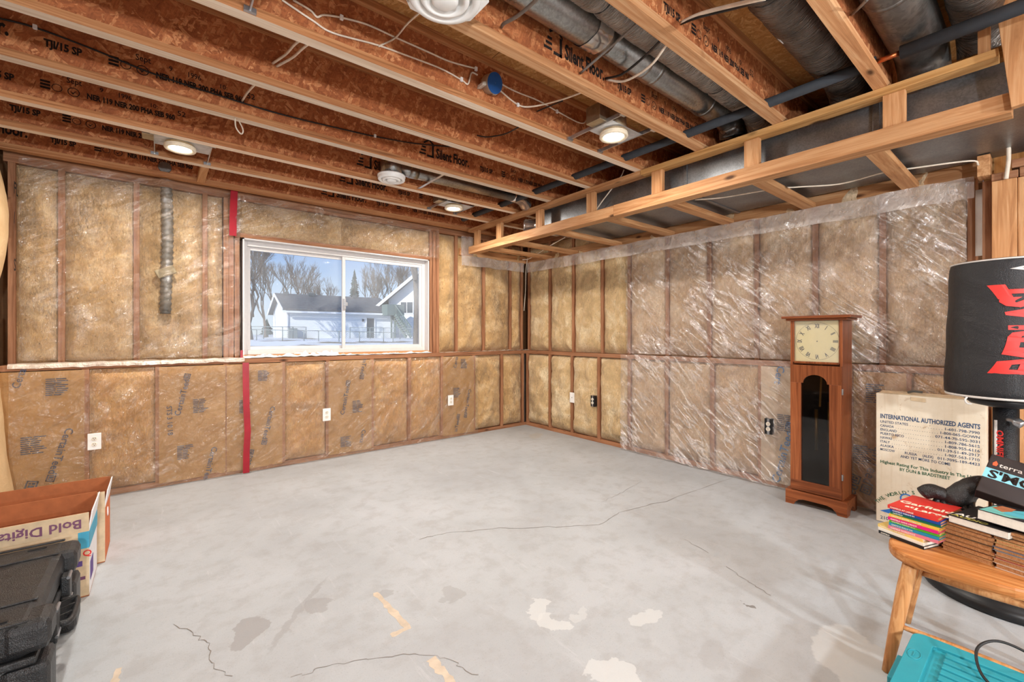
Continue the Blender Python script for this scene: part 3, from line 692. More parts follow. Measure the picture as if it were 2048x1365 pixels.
mb.grid(lambda u, v: (2.62+u*1.42, YU-.05-v*.05+.01*fbm(u*9, v*4, 2, 2), Z_RT+.004+.018*abs(fbm(u*14, v*5, 7, 3))*(.4+u)), 60, 6)
tag(obj('plastic_strip', mb, L['film_ledge'], smooth=True), 'crumpled plastic scrap on the ledge in the corner right of the window', 'plastic sheet', 'clear plastic sheets stapled to the walls')
pf = MB(); pf.grid(lambda u, v: (4.045-.004*math.sin(v*3), .283+u*.035, 1.75+v*.42), 3, 6); tag(obj('paper_flap', pf, L['white'], smooth=True, solid=.001), 'white paper flap hanging on the studs above the punching bag', 'paper')
# ------------------------------------------------------------------ tape, hose and outlets
def tape(label, pts, face, w=.05):
    mb = MB()
    for i, (x, z) in enumerate(pts): mb.v += [(x-w/2, face-.0006*(i % 2), z), (x+w/2, face-.0006*(i % 2), z)]
    for i in range(len(pts)-1): mb.face(2*i, 2*i+1, 2*i+3, 2*i+2)
    o = obj('tape_strip', mb, L['red_tape']); md = o.modifiers.new('thickness', 'SOLIDIFY'); md.thickness = .0012; md.offset = -1
    tag(o, label, 'tape', 'red seam tape')
tape('short red tape strip above the upper left corner of the window', [(.513, 2.14), (.515, 2.3), (.52, 2.45), (.524, 2.55)], YU-.078, .055)
tape('long red tape strip running down the pony wall below the window', [(.605, .01), (.607, .2), (.617, .38), (.607, .6), (.603, .85), (.602, 1.0)], YW-.062, .05)
tape('small red tape end on the ledge under the window corner', [(.578, Z_RT+.005), (.58, 1.11)], YU-.09, .02)
H = thing('flexible_hose', 'dark corrugated hose behind the plastic left of the window', 'hose', (.047, 4.68, 1.42))
path = [Vector((.045+.008*math.sin(k*.05), 4.640, 2.47-k*.012)) for k in range(88)]
obj('hose_body', MB().tube(path, [.034+.009*(.5+.5*math.cos(k*1.5708)) for k in range(88)], 14), L['hose'], H, smooth=True)
obj('hose_clamp', MB().beam((-.02, 4.612, 1.74), (.10, 4.612, 1.80), .04, .07), L['hose_pale'], H, bevel=.008)
def outlet(label, o, ex, n, kind='duplex'):
    o, ex, n = Vector(o), Vector(ex), Vector(n); ez = Vector((0, 0, 1))
    T = thing('wall_outlet', label, 'outlet', o, group='electrical outlets on the walls')
    if kind != 'black':
        obj('cover_plate', MB().obox(o+n*.004, ex*.038, n*.004, ez*.062), L['white'], T, bevel=.003)
        if kind == 'blank':
            obj('screw', MB().lathe([(.005, 0), (.004, .003)], 10, o+n*.008, n), L['black'], T); return
    else:
        obj('box', MB().obox(o-n*.02, ex*.030, n*.022, ez*.064), L['black'], T, bevel=.003)
        obj('yoke', MB().obox(o+n*.003, ex*.009, n*.0012, ez*.066), L['steel'], T)
    for s in (-1, 1):
        c = o + ez*(.021*s) + n*.0075
        if kind == 'black': c = o + ez*(.021*s)+n*.004
        f = obj('receptacle', MB().lathe([(.0165, 0), (.0165, .003), (.014, .004)], 18, c, n), L['ivory'], T)
        sl = MB()
        for k in (-1, 1): sl.obox(c+n*.0042+ex*(.006*k)+ez*.004, ex*.0013, n*.0006, ez*.0045)
        sl.lathe([(.0028, 0), (.0028, .0006)], 8, c+n*.004-ez*.007, n)
        for piece in (0, 1, 2):
            m2 = MB()
            if piece < 2: m2.obox(c+n*.0042+ex*(.006*(1 if piece else -1))+ez*.004, ex*.0013, n*.0006, ez*.0045)
            else: m2.lathe([(.0028, 0), (.0028, .0006)], 8, c+n*.004-ez*.007, n)
            obj('slot', m2, L['slot'], f)
ex, nW = (1, 0, 0), (0, -1, 0)
outlet('white duplex outlet low on the pony wall, nearest the cardboard boxes', (-.382, YW-.062, .445), ex, nW)
outlet('white duplex outlet under the middle of the window', (1.295, YW-.062, .455), ex, nW)
outlet('white duplex outlet on the printed paper right below the window end', (2.722, YW-.055, .463), ex, nW)
exr, nR = (0, -1, 0), (-1, 0, 0)
outlet('white blank plate on the right wall near the corner', (XR-.012, 3.722, .478), exr, nR, 'blank')
outlet('black open outlet box on bare insulation right of the blank plate', (XR-.04, 3.374, .478), exr, nR, 'black')
outlet('black open outlet box poking through plastic left of the clock', (XR-.075, 1.475, .497), exr, nR, 'black')

# ------------------------------------------------------------------ ducts and pipe between the joists
def straight(name, label, y, z, x0, x1, r, mat, cat='duct', joints=(), end_drop=True):
    T = thing(name, label, cat, (x0, y, z))
    path = [(x0, y, z), (x1, y, z)]
    if end_drop: path += [(x1+r*.7, y, z-r*.15), (x1+r*1.25, y, z-r*.6), (x1+r*1.45, y, z-r*1.3)]
    obj('pipe', MB().tube(path, r, 28), L[mat], T, smooth=True)
    for jx in joints: obj('joint_band', MB().tube([(jx-.012, y, z), (jx-.008, y, z), (jx+.008, y, z), (jx+.012, y, z)], [r, r+.004, r+.004, r], 28, cap=False), L[mat], T, smooth=True)
    return T
A = straight('round_duct', 'long bare galvanized round duct with a foil-taped collar between the sixth and eighth joists', 1.415, 2.745, -.9, 3.0, .082, 'galv', joints=(2.05, 2.15, 2.72))
obj('reducer_sleeve', MB().tube([(-.9, 1.415, 2.745), (1.66, 1.415, 2.745), (1.70, 1.415, 2.745), (1.75, 1.415, 2.745)], [.092, .092, .09, .083], 28), L['galv'], A, smooth=True)
def foil():
    mb = MB()
    for k in range(28): pass
    rings = 8
    def fn(u, v):
        t = 2*math.pi*u; r = .0945+.004*abs(fbm(u*14, v*5, 3, 3)); x = 1.60+v*.10+.02*fbm(u*6, 2, 1, 2)
        return (x, 1.415+math.cos(t)*r, 2.745+math.sin(t)*r)
    return mb.grid(fn, 60, rings)
obj('foil_tape', foil(), L['foil'], A, smooth=True)
def flex(label, y, z, x0, x1, r, mat, ties=(), seed=1, drop=True, name='wrapped_duct'):
    T = thing(name, label, 'duct', (x0, y, z)); n = int((x1-x0)/.02); path = []; nn = 22; mb = MB()
    for k in range(n+1): path.append(Vector((x0+(x1-x0)*k/n, y, z)))
    if drop:
        for k in range(1, 12): a = k/12*1.35; path.append(Vector((x1+math.sin(a)*r*1.7, y, z-(1-math.cos(a))*r*1.7)))
    rs = []
    for k, p in enumerate(path):
        rr = r*(1+.035*fbm(p.x*6, seed*3.3, 0, 3))
        for t in ties: rr *= 1-.13*math.exp(-((p.x-t)/.022)**2)
        rs.append(rr)
    mb.tube(path, rs, nn); N = len(path)
    for i, v in enumerate(mb.v[:]):
        q = path[i//nn]; d = Vector(v)-q; k = i % nn
        mb.v[i] = tuple(q + d*(1+.03*fbm(q.x*16+k*.35, k*.8, seed, 3)+.012*fbm(q.x*55, k*.25, seed, 2)))
    obj('wrap', mb, L[mat], T, smooth=True)
    for t in ties: obj('tie_band', MB().tube([(t, y+math.cos(a*math.pi/10)*r*.885, z+math.sin(a*math.pi/10)*r*.885) for a in range(20)], .0025, 6, closed=True), L['black'], T)
    return T
flex('slim silver foil-wrapped duct beside the bare galvanized duct', 1.228, 2.735, .9, 3.0, .090, 'flex', (1.50, 2.52), 2)
fc = flex('fat foil-wrapped duct with a tiny label between the eighth and ninth joists', .742, 2.727, .6, 3.0, .111, 'flex_dark', (1.98,), 5)
obj('paper_label', MB().obox((2.30, .822, 2.651), (.02, 0, 0), (0, .008, .010), (0, .001, -.001)), L['white'], fc)
Dd = straight('round_duct', 'short dull metal duct at the top right corner, above the copper pipe', .435, 2.733, .5, 3.0, .105, 'galv_dark', joints=(2.4,))
flex('dark foil-wrapped duct in the top right corner beside the hanger stud', .222, 2.742, .7, 3.0, .090, 'flex_dark', (2.3,), 9)
PI = thing('insulated_pipe', 'dark foam-sleeved pipe running through all joists along the soffit', 'pipe', (2.79, .1, 2.61))
obj('foam_sleeve', MB().tube([(2.735, .55, 2.588), (2.735, 4.3, 2.588)], .027, 16), L['foam'], PI, smooth=True)
obj('foam_sleeve', MB().tube([(2.735, -.3, 2.588), (2.735, .46, 2.588)], .030, 16), L['foam'], PI, smooth=True)
obj('copper_tube', MB().tube([(2.735, .45, 2.588), (2.735, .56, 2.588)], .012, 12), L['copper'], PI, smooth=True)
# supply boot with round grille and its small duct
D1 = thing('ceiling_vent', 'round white ceiling vent on a galvanized boot between the third and fourth joists', 'vent', (1.48, 3.41, 2.50), group='round white ceiling vents')
def grille(T, x, y, z, r):
    obj('outer_ring', MB().lathe([(r*1.0, .026), (r*1.0, .002), (r*.96, -.004), (r*.80, -.006), (r*.76, .004), (r*.74, .03)], 40, (x, y, z), cap=False), L['white'], T, smooth=True)
    obj('cone', MB().lathe([(r*.70, .022), (r*.68, -.002), (r*.64, -.010), (r*.54, -.012), (r*.50, .0), (r*.44, .022)], 40, (x, y, z), cap=False), L['white'], T, smooth=True)
    obj('center_disc', MB().lathe([(r*.38, .016), (r*.37, -.010), (r*.28, -.016), (.001, -.017)], 32, (x, y, z), cap=False), L['white'], T, smooth=True)
grille(D1, 1.48, 3.41, 2.52, .108)
obj('boot', MB().lathe([(.085, .02), (.085, .14), (.078, .155), (.01, .158)], 30, (1.48, 3.41, 2.53)), L['galv'], D1, smooth=True)
obj('mounting_lip', MB().lathe([(.112, .022), (.112, .034), (.08, .036)], 30, (1.48, 3.41, 2.52)), L['white'], D1, smooth=True)
obj('branch_pipe', MB().tube([(1.52, 3.40, 2.625), (1.62, 3.39, 2.62), (2.70, 3.345, 2.615)], [.052, .052, .052], 22), L['galv'], D1, smooth=True)
obj('joint_band', MB().tube([(1.62, 3.39, 2.62), (1.70, 3.387, 2.62)], .055, 22), L['galv'], D1, smooth=True)
obj('hanger_strap', MB().beam((1.80, 3.57, 2.555), (1.80, 3.10, 2.555), .022, .003), L['steel'], D1)
fe = thing('duct_elbow', 'crinkled silver duct elbow behind the foam pipe near the far corner', 'duct', (2.90, 3.34, 2.55))
obj('elbow_wrap', MB().tube(curve_pts([(2.70, 3.345, 2.62), (2.83, 3.36, 2.61), (2.93, 3.40, 2.57)], 8), [.058+.004*(k % 2) for k in range(17)], 18), L['foil'], fe, smooth=True)
fe2 = thing('duct_elbow', 'crinkled silver duct collar at the end of the trunk duct inside the soffit', 'duct', (3.2, 3.4, 2.40))
obj('elbow_wrap', MB().tube(curve_pts([(3.2, 3.37, 2.43), (3.19, 3.52, 2.43), (3.10, 3.63, 2.43)], 8), [.075+.005*(k % 2) for k in range(17)], 18), L['foil'], fe2, smooth=True)
D2 = thing('ceiling_vent', 'large round white ceiling vent cut by the top edge of the picture', 'vent', (.83, 1.44, 2.48), group='round white ceiling vents')
grille(D2, .83, 1.43, 2.505, .135)
obj('mounting_plate', MB().prism([(.17*math.cos(a)*1.0, .17*math.sin(a)) for a in [math.pi/8+math.pi/4*k for k in range(8)]], (.83, 1.43, 2.528), (1, 0, 0), (0, 1, 0), (0, 0, .008)), L['white'], D2, bevel=.003)
for a in (2.2, 2.75, 3.3, 3.9): obj('screw', MB().lathe([(.005, 0), (.004, -.003)], 8, (.83+.152*math.cos(a), 1.43+.152*math.sin(a), 2.528)), L['steel'], D2)
# ------------------------------------------------------------------ recessed lamps
def recessed(x, y, label, yb0, yb1, watts, col, detail=True, group='recessed lamps between the joists'):
    T = thing('recessed_lamp', label, 'lamp', (x, y, 2.50), group=group)
    obj('trim_ring', MB().lathe([(.088, .022), (.090, .004), (.084, -.004), (.068, .0), (.064, .008)], 36, (x, y, 2.512), cap=False), L['lampring'], T, smooth=True)
    obj('lens', MB().lathe([(.064, .006), (.055, .0), (.03, -.003), (.001, -.004)], 30, (x, y, 2.512), cap=False), L['lens'], T, smooth=True)
    obj('can', MB().lathe([(.080, .022), (.080, .17), (.05, .185), (.01, .187)], 26, (x, y, 2.512)), L['can'], T, smooth=True)
    if detail:
        pl = MB().box(x-.135, x+.17, y-.09, y+.09, 2.548, 2.5505); obj('mounting_plate', pl, L['plate'], T)
        obj('junction_box', MB().box(x-.20, x-.105, y-.055, y+.055, 2.552, 2.655), L['can'], T, bevel=.003)
        for bx in (x-.137, x+.172):
            hb = obj('hanger_bar', MB().box(bx-.003, bx+.003, yb0, yb1, 2.545, 2.568), L['steel'], T)
            for yy in (yb0+.008, yb1-.008): obj('bar_foot', MB().box(bx-.022, bx+.022, yy-.0075, yy+.0075, 2.541, 2.560), L['steel'], hb)
        obj('clip', MB().box(x+.06, x+.066, y-.02, y-.014, 2.552, 2.60), L['lampring'], T)
    l = bpy.data.lights.new('lamp_light', 'AREA'); l.shape = 'DISK'; l.size = .12; l.energy = watts; l.color = col
    o = bpy.data.objects.new('lamp_light', l); COL.objects.link(o); o.location = (0, 0, .001); o.parent = T
WARM, NEUT = (1, .94, .86), (.84, .92, 1.0)
recessed(.11, 3.74, 'lit recessed lamp above the left part of the window wall', 3.63, 4.05, LAMP_SEEN, WARM)
recessed(2.30, 3.79, 'lit recessed lamp close to the far end of the soffit', 3.63, 4.05, LAMP_SEEN, WARM)
recessed(2.26, 1.77, 'lit recessed lamp with long hanger bars next to the silver ducts', 1.59, 2.03, LAMP_SEEN*.8, WARM)
recessed(.11, 1.77, 'added recessed lamp for fill light above the camera, out of view', 1.59, 2.03, LAMP_SEEN*.4, WARM)  # unseen lamp added for extra light
for k, (x, y) in enumerate(FILL_LAMPS_BEHIND):
    recessed(x, y, 'added fill lamp in the ceiling behind the camera, out of view', y-.2, y+.2, LAMP_FILL, NEUT, False, 'added fill lamps behind the camera')
def fill_pendant(x, y, z, watts, label, col=(.86, .94, 1)):  # out-of-view bulb, added to light walls and joist webs from the front
    T = thing('added_fill_bulb', label, 'lamp', (x, y, z-.06), group='added fill bulbs behind the camera')
    obj('ceiling_rose', MB().lathe([(.05, 0), (.048, -.02), (.01, -.03)], 20, (x, y, ZS-.001)), L['white'], T, smooth=True)
    obj('cord', MB().tube([(x, y, ZS-.02), (x, y, z+.09)], .004, 8), L['cable_black'], T, smooth=True)
    obj('socket', MB().lathe([(.012, .10), (.02, .09), (.02, .05), (.016, .04)], 18, (x, y, z)), L['black'], T, smooth=True)
    obj('bulb', MB().lathe([(.014, .045), (.018, .03), (.034, .008), (.038, -.012), (.030, -.036), (.012, -.048), (.001, -.05)], 22, (x, y, z), cap=False), L['lens'], T, smooth=True)
    l = bpy.data.lights.new('lamp_light', 'POINT'); l.shadow_soft_size = .06; l.energy = watts; l.color = col
    o = bpy.data.objects.new('lamp_light', l); COL.objects.link(o); o.parent = T; o.location = (0, 0, -.06)
fill_pendant(-.30, -1.5, 1.78, FILL_BULB, 'added fill bulb hanging on a cord behind the camera on the left')
fill_pendant(1.60, -2.6, 1.72, FILL_BULB, 'added fill bulb hanging on a cord farther behind the camera')
# ------------------------------------------------------------------ cables
def cable(pts, r, mat, label, name='cable', staples=()):
    T = thing(name, label, 'cable', pts[0], group='loose cables among the joists')
    obj('sheath', MB().tube(curve_pts(pts, 6), r, 8), L[mat], T, smooth=True)
    for s in staples: obj('staple', MB().obox(s, (.008, 0, 0), (0, .006, 0), (0, 0, .011)), L['white'], T, bevel=.002)
def wy(Y, *ps): return [on_y(x, y, Y) for x, y in ps]
Y5 = 2.06-.012
pa = wy(Y5, (586,0), (620,20), (634,34), (648,30), (682,35), (734,49), (789,74), (852,102), (900,123), (951,137))
cable(pa, .0045, 'cable', 'upper cream cable stapled along the sixth joist to the blue box', staples=[on_y(683, 35, Y5-.004), on_y(952, 138, Y5-.004)])
cable(wy(Y5, (564,0), (625,41), (666,66), (754,90), (824,115), (881,137), (923,160), (936,168), (943,146), (955,150)), .0045, 'cable', 'lower cream cable along the sixth joist ending in a loop at the blue box', staples=[on_y(923, 159, Y5-.004)])
cable(wy(Y5, (992,162), (1029,182), (1076,201), (1115,223), (1160,246), (1175,238), (1185,214), (1197,232)), .0045, 'cable', 'cream cable from the blue box to the lamp by the silver ducts', staples=[on_y(1114, 223, Y5-.004)])
cable([on_y(992, 174, Y5), on_y(1035, 209, Y5), on_y(1066, 213, 2.0), on_y(1124, 199, 1.80), on_y(1168, 183, 1.60)], .005, 'cable', 'cream cable rising from the blue box to the seventh joist', staples=[on_y(1036, 210, Y5-.004)])
cable([on_y(1074, 223, Y5), on_y(1100, 212, 1.95), on_y(1125, 202, 1.8)], .004, 'cable_black', 'short black cable out of a hole in the sixth joist')
cable([on_y(846, 19, 1.62), on_y(815, 47, 1.85), on_y(790, 76, Y5-.006), on_y(757, 93, Y5-.006)], .0042, 'cable', 'thin cream cable dropping from the large white vent')
Y3 = 3.07-.014
cable(wy(Y3, (-20,32), (70,55), (190,100), (300,145), (420,185), (560,228), (700,262), (760,275), (830,287), (905,294)), .0045, 'cable_black', 'long black cable stapled along the fourth joist', staples=[on_y(70, 54, Y3-.004), on_y(750, 272, Y3-.004)])
Y4 = 2.57-.012
cable([on_y(545, 127, Y4), on_y(572, 108, 2.45), on_y(590, 88, 2.25), on_y(605, 78, 2.10)], .006, 'cable', 'first of two white cables between the fifth and sixth joists')
cable([on_y(553, 133, Y4), on_y(585, 115, 2.45), on_y(605, 97, 2.25), on_y(622, 84, 2.10)], .006, 'cable', 'second of two white cables between the fifth and sixth joists')
cable([on_y(484, 202, Y3), on_y(495, 185, 2.9), on_y(512, 166, 2.61)], .006, 'cable', 'white cable from a hole in the fourth joist up to the fifth')
cable([on_z(470, 237, 2.535), on_z(472, 255, 2.48), on_z(482, 268, 2.45), on_z(486, 260, 2.47), on_z(477, 240, 2.535)], .004, 'cable', 'little white cable loop hanging from the fourth joist')
cable([on_y(954, 271, Y4), on_y(975, 274, 2.50), on_y(1010, 268, 2.35), on_y(1038, 254, 2.12)], .0045, 'cable_black', 'black cable from a hole in the fifth joist to the sixth')
Y7 = 1.56-.014
cable([on_y(1003, 54, Y7), on_y(1008, 47, 1.50), on_y(1035, 32, 1.38), on_y(1068, 4, 1.22), on_y(1080, -10, 1.15)], .007, 'cable_grey', 'grey cable crossing over the galvanized duct at the top edge')
cable([on_y(1160, 147, Y7), on_y(1220, 95, 1.33), on_y(1279, 43, 1.10)], .006, 'cable_grey', 'straight grey conduit crossing under the silver ducts')
cable([on_y(1211, 157, Y7), on_y(1245, 148, 1.42), on_y(1290, 112, 1.25), on_y(1324, 78, 1.09)], .006, 'cable_black', 'black cable looping under the silver ducts')
cable([on_y(1213, 160, Y7), on_y(1250, 162, 1.42), on_y(1300, 132, 1.22), on_y(1335, 87, 1.09)], .006, 'cable', 'cream cable looping under the silver ducts')
Y8 = 1.06-.012
cable([on_y(1362, 46, Y8), on_y(1400, 28, .95), on_y(1460, 12, .80), on_y(1530, -4, .62)], .008, 'cable', 'flat cream cable near the fat duct at the top right')
cable([on_y(1362, 48, Y8), on_y(1400, 34, .95), on_y(1470, 17, .80), on_y(1540, -2, .62)], .005, 'cable_black', 'black cable beside the flat cream one at the top right')
cable([on_y(1705, 28, .56), on_y(1720, 14, .5), on_y(1735, -2, .44)], .006, 'cable_grey', 'short grey cable at the top edge by the ninth joist')
cable([on_x(1248, 340, 2.99), on_x(1240, 356, 3.02), on_x(1205, 402, 3.05), on_x(1190, 424, 3.06)], .005, 'cable', 'cream cable dropping behind the soffit rail onto the trunk duct')
zz = 2.30
cable([on_z(1045, 520, 2.262), on_z(1060, 517, 2.28), on_z(1100, 492, 2.30), on_z(1130, 475, 2.315)], .005, 'cable', 'cream cable lying over the soffit cross pieces at the far corner')
cable([on_x(1055, 517, 3.98), on_x(1052, 540, 3.98), on_x(1051, 580, 4.0), on_x(1048, 622, 3.99)], .0045, 'cable', 'cream cable hanging down the corner of the room')
cable([on_z(1390, 400, 2.315), on_z(1440, 396, 2.305), on_z(1490, 388, 2.31), on_z(1550, 378, 2.30), on_z(1600, 374, 2.305), on_z(1680, 368, 2.30), on_z(1765, 346, 2.305), on_z(1830, 336, 2.30), on_z(1940, 322, 2.29), on_z(1957, 330, 2.27)], .005, 'cable', 'long cream cable sagging under the trunk duct along the right wall')
cable([on_x(2008, 280, 3.84), on_x(2016, 290, 3.82), on_x(2017, 320, 3.82), on_x(2012, 358, 3.825)], .010, 'cable', 'stiff cream cable end hanging in front of the door post')
# blue covered round ceiling box on the sixth joist
BB = thing('ceiling_box', 'round electrical box with a blue cover on the sixth joist', 'electrical box', (1.47, 2.04, 2.70))
bc = Vector((1.465, 2.052, 2.69))
obj('box_body', MB().lathe([(.030, .0), (.050, .012), (.054, .07), (.056, .072)], 28, bc, (.12, -1, -.28)), L['boxgrey'], BB, smooth=True)
obj('cover', MB().lathe([(.055, .072), (.055, .076), (.001, .077)], 28, bc, (.12, -1, -.28), cap=False), L['blue_cover'], BB)
for k in (-1, 1): obj('nail_lug', MB().obox(bc+Vector((.052*k, -.03, -.035)), (.014, 0, .004), (0, .028, 0), (.003, 0, .012)), L['boxgrey'], BB, bevel=.003)
kn = obj('knockout_plug', MB().lathe([(.045, 0), (.043, -.006), (.001, -.006)], 20, (.034, 4.568, 2.62), (0, 1, 0)), L['galv_dark']); tag(kn, 'round dark plug in the joist web above the window wall', 'plug')
# ------------------------------------------------------------------ longcase clock
for ax in 'yz': L['walnut_'+ax] = wood('walnut_'+ax, ax, srgb(92,48,26), srgb(134,74,42), srgb(160,94,56), .35, 1.4, False)
L['dial'] = plain('cream_dial', srgb(222,200,148), .35, var=.04); L['brass'] = plain('brass', srgb(206,160,88), .3, .7); L['dark_in'] = plain('dark_interior', srgb(70,58,50), .7)
def tinted():
    n = NT('dark_door_glass'); t = n.t; t.nodes.remove(n.b)
    tr = n.add('BsdfTransparent', {'Color': (.62, .60, .58, 1)}).outputs[0]; gl = n.add('BsdfGlossy', {'Roughness': .03}).outputs[0]
    m = n.add('MixShader', {0: n.add('LayerWeight', {'Blend': .32}).outputs['Fresnel'], 1: tr, 2: gl}).outputs[0]; t.links.new(m, n.out.inputs[0]); return n.mat
L['tint'] = tinted()
CK = thing('longcase_clock', 'brown wooden grandfather clock without hands against the plastic-covered wall', 'clock', (3.78, 1.077, 0))
cx0, cx1, cy0, cy1 = 3.68, 3.90, .917, 1.237
obj('side_panel', MB().box(cx0, cx1, cy0, cy0+.016, .10, 1.352), L['walnut_z'], CK, bevel=.002)
obj('side_panel', MB().box(cx0, cx1, cy1-.016, cy1, .10, 1.352), L['walnut_z'], CK, bevel=.002)
obj('back_panel', MB().box(cx1-.01, cx1, cy0+.016, cy1-.016, .10, 1.352), L['dark_in'], CK)
obj('shelf', MB().box(cx0+.012, cx1-.01, cy0+.016, cy1-.016, 1.036, 1.052), L['walnut_y'], CK)
cr = MB().box(3.655, cx1, .884, 1.262, 1.352, 1.368); obj('crown_molding', cr, L['walnut_y'], CK, bevel=.006)
obj('crown_top', MB().box(3.635, cx1+.004, .860, 1.285, 1.368, 1.388), L['walnut_y'], CK, bevel=.004)
def foot(o, e, w, depth):
    poly = [(0, 0), (.055, 0), (.062, .018), (.085, .040), (.115, .050), (w-.115, .050), (w-.085, .040), (w-.062, .018), (w-.055, 0), (w, 0), (w, .104), (0, .104)]
    return MB().prism(poly, o, e, (0, 0, 1), depth)
obj('base_front', foot((3.66, 1.264, 0), (0, -1, 0), .376, (.018, 0, 0)), L['walnut_y'], CK, bevel=.002)
for yy in (.888, 1.246): obj('base_side', foot((3.679, yy, 0), (1, 0, 0), .222, (0, .018, 0)), L['walnut_y'], CK, bevel=.002)
obj('base_top', MB().box(3.679, cx1, .907, 1.245, .085, .103), L['walnut_y'], CK)
dp = obj('dial_plate', MB().box(cx0+.016, cx0+.020, cy0+.016, cy1-.016, 1.056, 1.350), L['dial'], CK)
obj('hood_frame', MB().box(cx0, cx0+.014, cy0+.016, cy0+.022, 1.05, 1.352).box(cx0, cx0+.014, cy1-.024, cy1-.016, 1.05, 1.352).box(cx0, cx0+.014, cy0+.022, cy1-.024, 1.043, 1.056), L['walnut_z'], CK, bevel=.001)
dc = Vector((cx0+.0152, 1.072, 1.203)); ring = MB(); n0 = 64
for k in range(n0):
    t = 2*math.pi*k/n0
    for r in (.134, .1325): ring.v.append((dc.x, dc.y-math.sin(t)*r, dc.z+math.cos(t)*r))
for k in range(n0): l = (k+1) % n0; ring.face(2*k, 2*l, 2*l+1, 2*k+1)
obj('chapter_ring', ring, L['ink'], dp)
for k, s in enumerate(['XII', 'I', 'II', 'III', 'IIII', 'V', 'VI', 'VII', 'VIII', 'IX', 'X', 'XI']):
    t = 2*math.pi*k/12; up = Vector((0, -math.sin(t), math.cos(t))); ex = Vector((0, -math.cos(t), -math.sin(t)))
    letter(s, .042, dc+up*.096, ex, up, L['ink'], dp, 'numeral', .03, 'CENTER', .55)
obj('center_hole', MB().lathe([(.004, 0), (.004, .0006)], 12, dc, (-1, 0, 0)), L['ink'], dp)
obj('hood_glass', MB().box(cx0+.006, cx0+.009, cy0+.022, cy1-.024, 1.056, 1.350), L['glass'], CK)
DR = obj('door', MB().prism([(0, 0), (.313, 0), (.313, .075), (0, .075)], (cx0-.012, 1.2335, .110), (0, -1, 0), (0, 0, 1), (.018, 0, 0)), L['walnut_y'], CK, bevel=.002)
obj('door_stile', MB().prism([(0, 0), (.069, 0), (.069, .715), (0, .715)], (cx0-.012, 1.2335, .185), (0, -1, 0), (0, 0, 1), (.018, 0, 0)), L['walnut_z'], DR, bevel=.0015)
obj('door_stile', MB().prism([(.241, 0), (.313, 0), (.313, .715), (.241, .715)], (cx0-.012, 1.2335, .185), (0, -1, 0), (0, 0, 1), (.018, 0, 0)), L['walnut_z'], DR, bevel=.0015)
arc = [(.155+.074*math.cos(a), .900-.185+.062*math.sin(a)) for a in [math.pi*k/16 for k in range(17)]]
poly = [(.313, .845), (0, .845), (0, .715), (.069, .715)] + [(x, z) for x, z in reversed(arc)] + [(.241, .715), (.313, .715)]
obj('door_head', MB().prism(list(reversed(poly)), (cx0-.012, 1.2335, .185), (0, -1, 0), (0, 0, 1), (.018, 0, 0)), L['walnut_z'], DR)
obj('door_glass', MB().box(cx0-.002, cx0+.001, .985, 1.170, .18, .98), L['tint'], DR)
for zz in (.265, .855): obj('hinge', MB().box(cx0-.013, cx0+.008, .912, .9195, zz-.02, zz+.02), L['steel'], DR, bevel=.001)
def w(y, z0, z1, r=.011): obj('weight', MB().tube([(3.79, y, z0), (3.79, y, z1)], r, 16), L['brass'], CK, smooth=True)
w(1.105, .40, .70); w(1.025, .47, .76); CK.location.x -= .018
obj('pendulum_rod', MB().beam((3.80, 1.085, .72), (3.80, 1.072, 1.03), .012, .004, (1, 0, 0)), L['brass'], CK)
# ------------------------------------------------------------------ garment box leaning in the corner
def cardboard(name, a, b):
    n = NT(name); v = n.coord(); f = n.noise(v, 6, 5, .65); g = n.noise(n.coord((60, 60, 2)), 1, 3); st = n.noise(v, 13, 5, .7, .5)
    c = n.ramp(f, (.3, a), (.7, b)); c = n.mix(n.ramp(g, (.55, (0,)*3), (.75, (.4,)*3)), c, srgb(206,184,152)); c = n.mix(n.ramp(st, (.60, (0,)*3), (.72, (.75,)*3)), c, srgb(176,140,100))
    n.set(col=c, rough=.85, spec=.15, norm=n.bump(g, .15, .003)); return n.mat
L['card'] = cardboard('worn_white_cardboard', srgb(216,200,176), srgb(230,218,198)); L['card_brown'] = plain('brown_cardboard', srgb(168,98,58), .85)
L['card_tan'] = plain('tan_cardboard', srgb(214,190,156), .85); L['card_white'] = plain('white_cardboard', srgb(228,226,228), .8, var=.05); L['card_orange'] = plain('orange_cardboard', srgb(206,112,66), .8)
L['ink_green'] = plain('green_ink', srgb(40,92,66), .8); L['ink_navy'] = plain('navy_print', srgb(62,82,112), .8); L['ink_logo'] = plain('blue_print', srgb(48,116,196), .7); L['ink_purple'] = plain('purple_print', srgb(98,76,140), .8); L['ink_plum'] = plain('plum_print', srgb(120,78,104), .8)
GB = thing('cardboard_box', 'tall worn white cardboard box printed with agent phone numbers beside the clock', 'box', (3.80, .5, 0))
gb = obj('carton', MB().box(3.752, 3.868, .250, .755, .002, .860), L['card'], GB, bevel=.004)
obj('flap', MB().obox((3.81, .50, .866), (.05, 0, .003), (0, .24, 0), (0, 0, .0015)), L['card_tan'], GB)
obj('torn_tab', MB().obox((3.750, .545, .838), (.0015, 0, 0), (0, .035, .002), (0, 0, .012)), L['card_tan'], GB, bevel=.002)
obj('packing_scrap', MB().tube(curve_pts([(3.79, .60, .875), (3.78, .57, .885), (3.79, .53, .882)], 4), .008, 6), L['hose'], GB)
BX = 3.7512
def bt(s, y0, y1, z, h, mat, bold=.012, slope=0.0):
    """text on the box front from y0 to y1 (towards -Y)"""
    m = text_mesh(s, h, bold); wv = max(v.co.x for v in m.vertices)
    for v in m.vertices: v.co.x *= (y0-y1)/wv
    obj('print_line', place_mesh(m, (BX, y0, z), (0, -1, 0), (0, 0, 1)), L[mat], gb)
